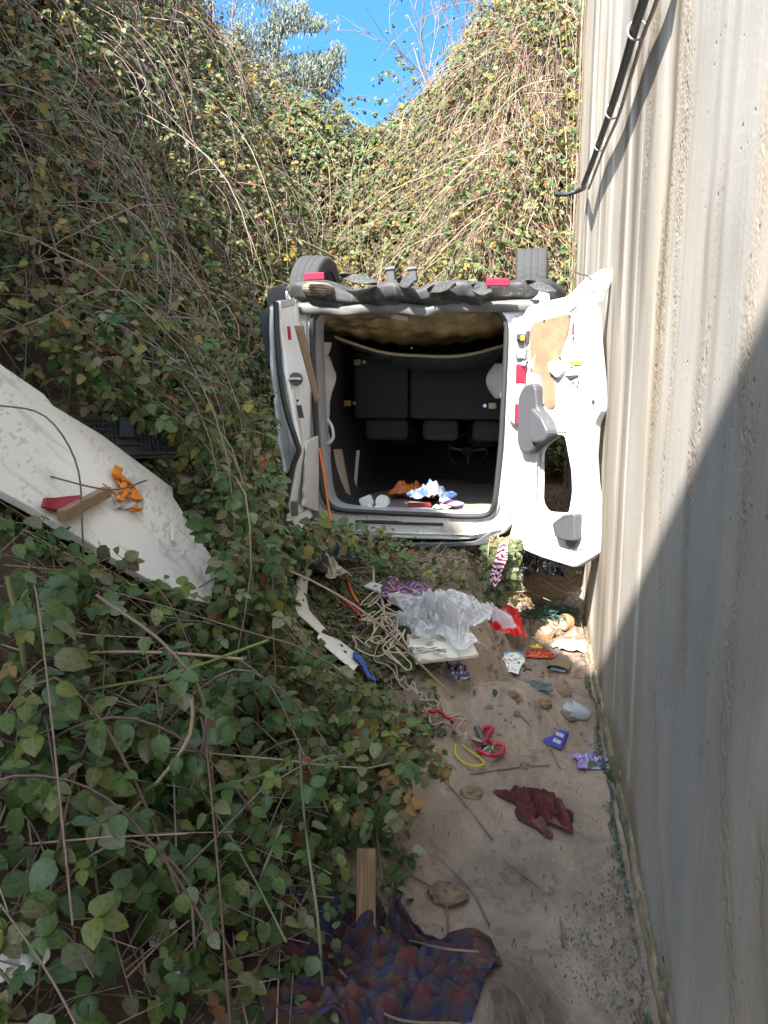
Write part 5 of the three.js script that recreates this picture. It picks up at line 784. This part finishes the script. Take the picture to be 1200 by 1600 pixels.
{ const a = onLand(572, 1326, 0.27), b = onLand(572, 1458, 0.07); const s = solo('wooden_stake', box(0.056, 0.022, a.distanceTo(b), 0, 0, 0, 0.003), cloth((u, v, c) => { const k = 0.85 + 0.25 * n2(u * 30, v * 3) ; c[0] = 0.56 * k; c[1] = 0.44 * k; c[2] = 0.33 * k; }), 'weathered brown wooden stake standing out of the plaid shirt', 'stake'); s.position.copy(a.clone().lerp(b, 0.5)); s.lookAt(a); }
// white scraps in the dark hollow, black sack under the door
for (const [px, py, w, l, lab] of [[268, 1528, 0.09, 0.07, 'torn white paper on the ground in the dark bramble hollow'], [252, 1462, 0.06, 0.06, 'small ragged white scrap above the torn white paper'], [18, 1495, 0.12, 0.13, 'pale grey plastic scrap under the bramble leaves']]) lay('torn_paper', crumple(w, l, 0.03, px, { ragged: 0.6, nu: 20, nv: 20 }), M.paper, lab, 'paper', px, py, { up: 0.05, ry: px });
lay('black_sack', crumple(0.34, 0.3, 0.16, 21.3, { k: 1.2, th: 0.003 }), phys(rgb(0.012, 0.012, 0.015), 0.25, { clearcoat: 0.7 }), 'shiny black plastic sack under the open car door', 'sack', 842, 884, { d: 5.0, rx: 0.4 });
// loose things on the car's headliner
lay('orange_carrier', crumple(0.34, 0.24, 0.16, 22.2, { k: 1.1 }), phys(rgb(0.62, 0.16, 0.02), 0.45), 'orange plastic bag inside the overturned car', 'bag', 645, 776, { d: 5.9 });
lay('blue_white_bag', crumple(0.32, 0.24, 0.14, 23.6, { k: 1.2 }), cloth((u, v, c) => { const a = n2(u * 6, v * 6) > 0; c[0] = a ? 0.5 : 0.25; c[1] = a ? 0.52 : 0.36; c[2] = a ? 0.56 : 0.52; }, 0.5), 'pale blue and white plastic bag inside the overturned car', 'bag', 675, 778, { d: 5.6 });
{ const o = thing('spray_can', 'white and purple can lying inside the car opening', 'can', at(706, 786, 5.25)); o.rotation.set(0, 0.3, 1.3); part('can_body', new THREE.LatheGeometry([[0, -0.08], [0.024, -0.078], [0.025, 0.06], [0.014, 0.075], [0.014, 0.09], [0, 0.09]].map(p => new THREE.Vector2(...p)), 24), cloth((u, v, c) => { const s = (v * 6 + u * 2) % 1 < 0.4; c[0] = s ? 0.3 : 0.8; c[1] = s ? 0.2 : 0.78; c[2] = s ? 0.42 : 0.78; }, 0.4, 64), o); }
{ const o = thing('roof_console', 'white plastic lamp console hanging at the car opening edge', 'console', at(584, 786, 5.02)); part('housing', [new RoundedBoxGeometry(0.09, 0.07, 0.05, 2, 0.015).rotateZ(0.4).translate(-0.05, 0.01, 0), new THREE.CylinderGeometry(0.045, 0.05, 0.04, 20).rotateX(1.3).translate(0.06, 0.01, 0)], M.trim, o); part('socket', [box(0.03, 0.025, 0.02, -0.02, -0.02, 0.03), box(0.025, 0.02, 0.02, 0.03, -0.022, 0.04)], M.paper, o); }
lay('card_strip', box(0.26, 0.02, 0.05, 0, 0, 0, 0.004), M.paper, 'white strip lying along the car roof edge', 'strip', 668, 798, { d: 5.0, rz: -0.02 });
lay('book', box(0.16, 0.02, 0.1, 0, 0, 0, 0.003), std(rgb(0.22, 0.03, 0.03), 0.6), 'dark red book lying on the headliner behind the white strip', 'book', 655, 789, { d: 5.15, ry: 0.2 });
lay('white_sachet', crumple(0.1, 0.07, 0.04, 25.4, { nu: 16, nv: 16 }), M.paper, 'small white sachet beside the can in the car', 'sachet', 688, 795, { d: 5.02 });

// ---------------------------------------------------------------- stones, twigs, litter
const stoneMat = cloth((u, v, c) => { const k = 0.9 + 0.35 * fbm(u * 10, v * 10, 4); c[0] = 0.47 * k; c[1] = 0.39 * k; c[2] = 0.31 * k; });
for (const [px, py, r, s, lab] of [[735, 1240, 0.045, 1.1, 'brown stone beside the twigs at the bramble edge'], [820, 1198, 0.025, 2.2, 'small brown stone above the dark red cloth'], [698, 1400, 0.055, 3.3, 'grey brown stone beside the plaid shirt'], [856, 1016, 0.04, 4.4, 'pale stone below the flat tape roll'], [800, 1085, 0.03, 5.6, 'rounded clod below the paper plate'], [880, 1085, 0.045, 6.7, 'yellow brown clod below the brown sleeve'], [905, 1060, 0.04, 7.8, 'ochre clod by the crumpled white paper'], [850, 1100, 0.04, 8.9, 'flat clod below the grey green scrap'], [888, 1120, 0.035, 9.3, 'ochre clod beside the clear cup']]) lay('stone', rockGeo(r, s, 0.5), stoneMat, lab, 'stone', px, py, { up: r * 0.3, ry: s });
{ const r = mulberry(19), g = []; for (let k = 0; k < 260; k++) { const q = onLand(760 + 165 * r(), 985 + 190 * r() * r(), 0.004); if (q.x > 0.34) continue; g.push(rockGeo(0.006 + 0.018 * r() * r(), k).scale(1, 0.8, 1).translate(q.x, q.y + 0.004, q.z)); } solo('mud_clods', g, stoneMat, 'crumbled clods of ochre soil scattered on the mud', 'soil', null, 'stuff'); }
const TW = [[[[650, 1180], [700, 1225], [770, 1312]], 'long thin twig with its end on the bare mud'], [[[790, 1345], [840, 1385], [872, 1430], [880, 1480]], 'curved dark root lying in the mud'], [[[690, 1345], [735, 1390], [765, 1445]], 'thin brown twig beside the grey brown stone'], [[[620, 1355], [690, 1400], [700, 1480]], 'thin dark stem between the stone and the stake'], [[[760, 1060], [805, 1110], [850, 1155], [875, 1200]], 'straight twig reaching the blue packet'], [[[640, 1470], [700, 1483], [747, 1487]], 'pale straight stem lying over the plaid shirt'], [[[530, 1515], [570, 1560], [620, 1592], [720, 1600]], 'curved pale stem lying along the plaid shirt'], [[[735, 1210], [800, 1200], [860, 1195]], 'short dark twig beside the small brown stone']];
for (const [p, lab] of TW) { const up = /shirt/.test(lab) ? 0.1 : 0.015; solo('twig', tube(p.map(([x, y]) => onLand(x, y, up)), 0.0035, 24, 5), std(rgb(0.17, 0.12, 0.085), 0.85), lab, 'twig'); }
{ // weed on the mud
  const r = mulberry(29), o = thing('uprooted_weed', 'small uprooted green weed lying on the mud', 'weed', rest(882, 1508, 0.01)); const T = new Thicket();
  for (let k = 0; k < 26; k++) { const a = r() * 6.28, L = 0.03 + 0.05 * r(); T.cane([V(0, 0.006, 0), V(Math.cos(a) * L * 0.5, 0.012, Math.sin(a) * L * 0.7), V(Math.cos(a) * L, 0.004, Math.sin(a) * L * 1.5)], 0.0016, 0.0008, caneColor(r, [GREENS[1], CANE[1], CANE[5]])); } T.build(o, 'leaves', 'stems'); }
{ // dark leaf litter and chips washed along the foot of the wall
  const r = mulberry(37), geo = leafletGeo(0.5, 0.2, 0.3, 0, 3), N = 3600, m = new THREE.InstancedMesh(geo, std(0xffffff, 0.7), N), X = new THREE.Matrix4(), e = new THREE.Euler();
  for (let i = 0; i < N; i++) { const d = 1.2 + 3.2 * Math.pow(r(), 1.2), w = 0.16 * ss(3.4, 1.8, d) + 0.03, x = 0.36 - w * Math.pow(r(), 1.6) * (0.55 + 0.75 * n2(d * 5, 3) + 0.35 * n2(d * 17, 8)); e.set(-1.5 + (r() - 0.5) * 1.3, r() * 6.28, (r() - 0.5)); const s = 0.009 + 0.013 * r() * r(); X.makeRotationFromEuler(e).scale(V(s, s, s)).setPosition(x, land(x, d) + 0.03 + 0.014 * r(), -d); m.setMatrixAt(i, X); const k = 0.6 + 0.9 * r(), q = r(); m.setColorAt(i, q < 0.6 ? rgb(0.055 * k, 0.10 * k, 0.075 * k) : q < 0.85 ? rgb(0.09 * k, 0.07 * k, 0.05 * k) : rgb(0.16 * k, 0.13 * k, 0.09 * k)); }
  m.name = 'leaf_litter'; scene.add(m); shade(m); tag(m, 'dark wet leaf litter washed along the foot of the wall', 'litter', null, 'stuff');
}
{ // specks of dead leaf trodden into the mud
  const r = mulberry(41), geo = leafletGeo(0.35, 0.2, 0.3, 0, 3), N = 1500, m = new THREE.InstancedMesh(geo, std(0xffffff, 0.8), N), X = new THREE.Matrix4(), e = new THREE.Euler();
  for (let i = 0; i < N; i++) { const d = 1.2 + 3.6 * r(), x = mix(-0.5, 0.33, r()); e.set(-1.5 + (r() - 0.5) * 0.6, r() * 6.28, (r() - 0.5) * 0.4); const s = 0.008 + 0.02 * r() * r(); X.makeRotationFromEuler(e).scale(V(s, s, s)).setPosition(x, land(x, d) + 0.022 + 0.006 * r(), -d); m.setMatrixAt(i, X); const k = 0.6 + 0.8 * r(); m.setColorAt(i, r() < 0.7 ? rgb(0.12 * k, 0.085 * k, 0.06 * k) : rgb(0.10 * k, 0.12 * k, 0.07 * k)); }
  m.name = 'leaf_specks'; scene.add(m); shade(m); tag(m, 'specks of dead leaf and twig trodden into the mud', 'litter', null, 'stuff');
}
renderer.render(scene, camera);
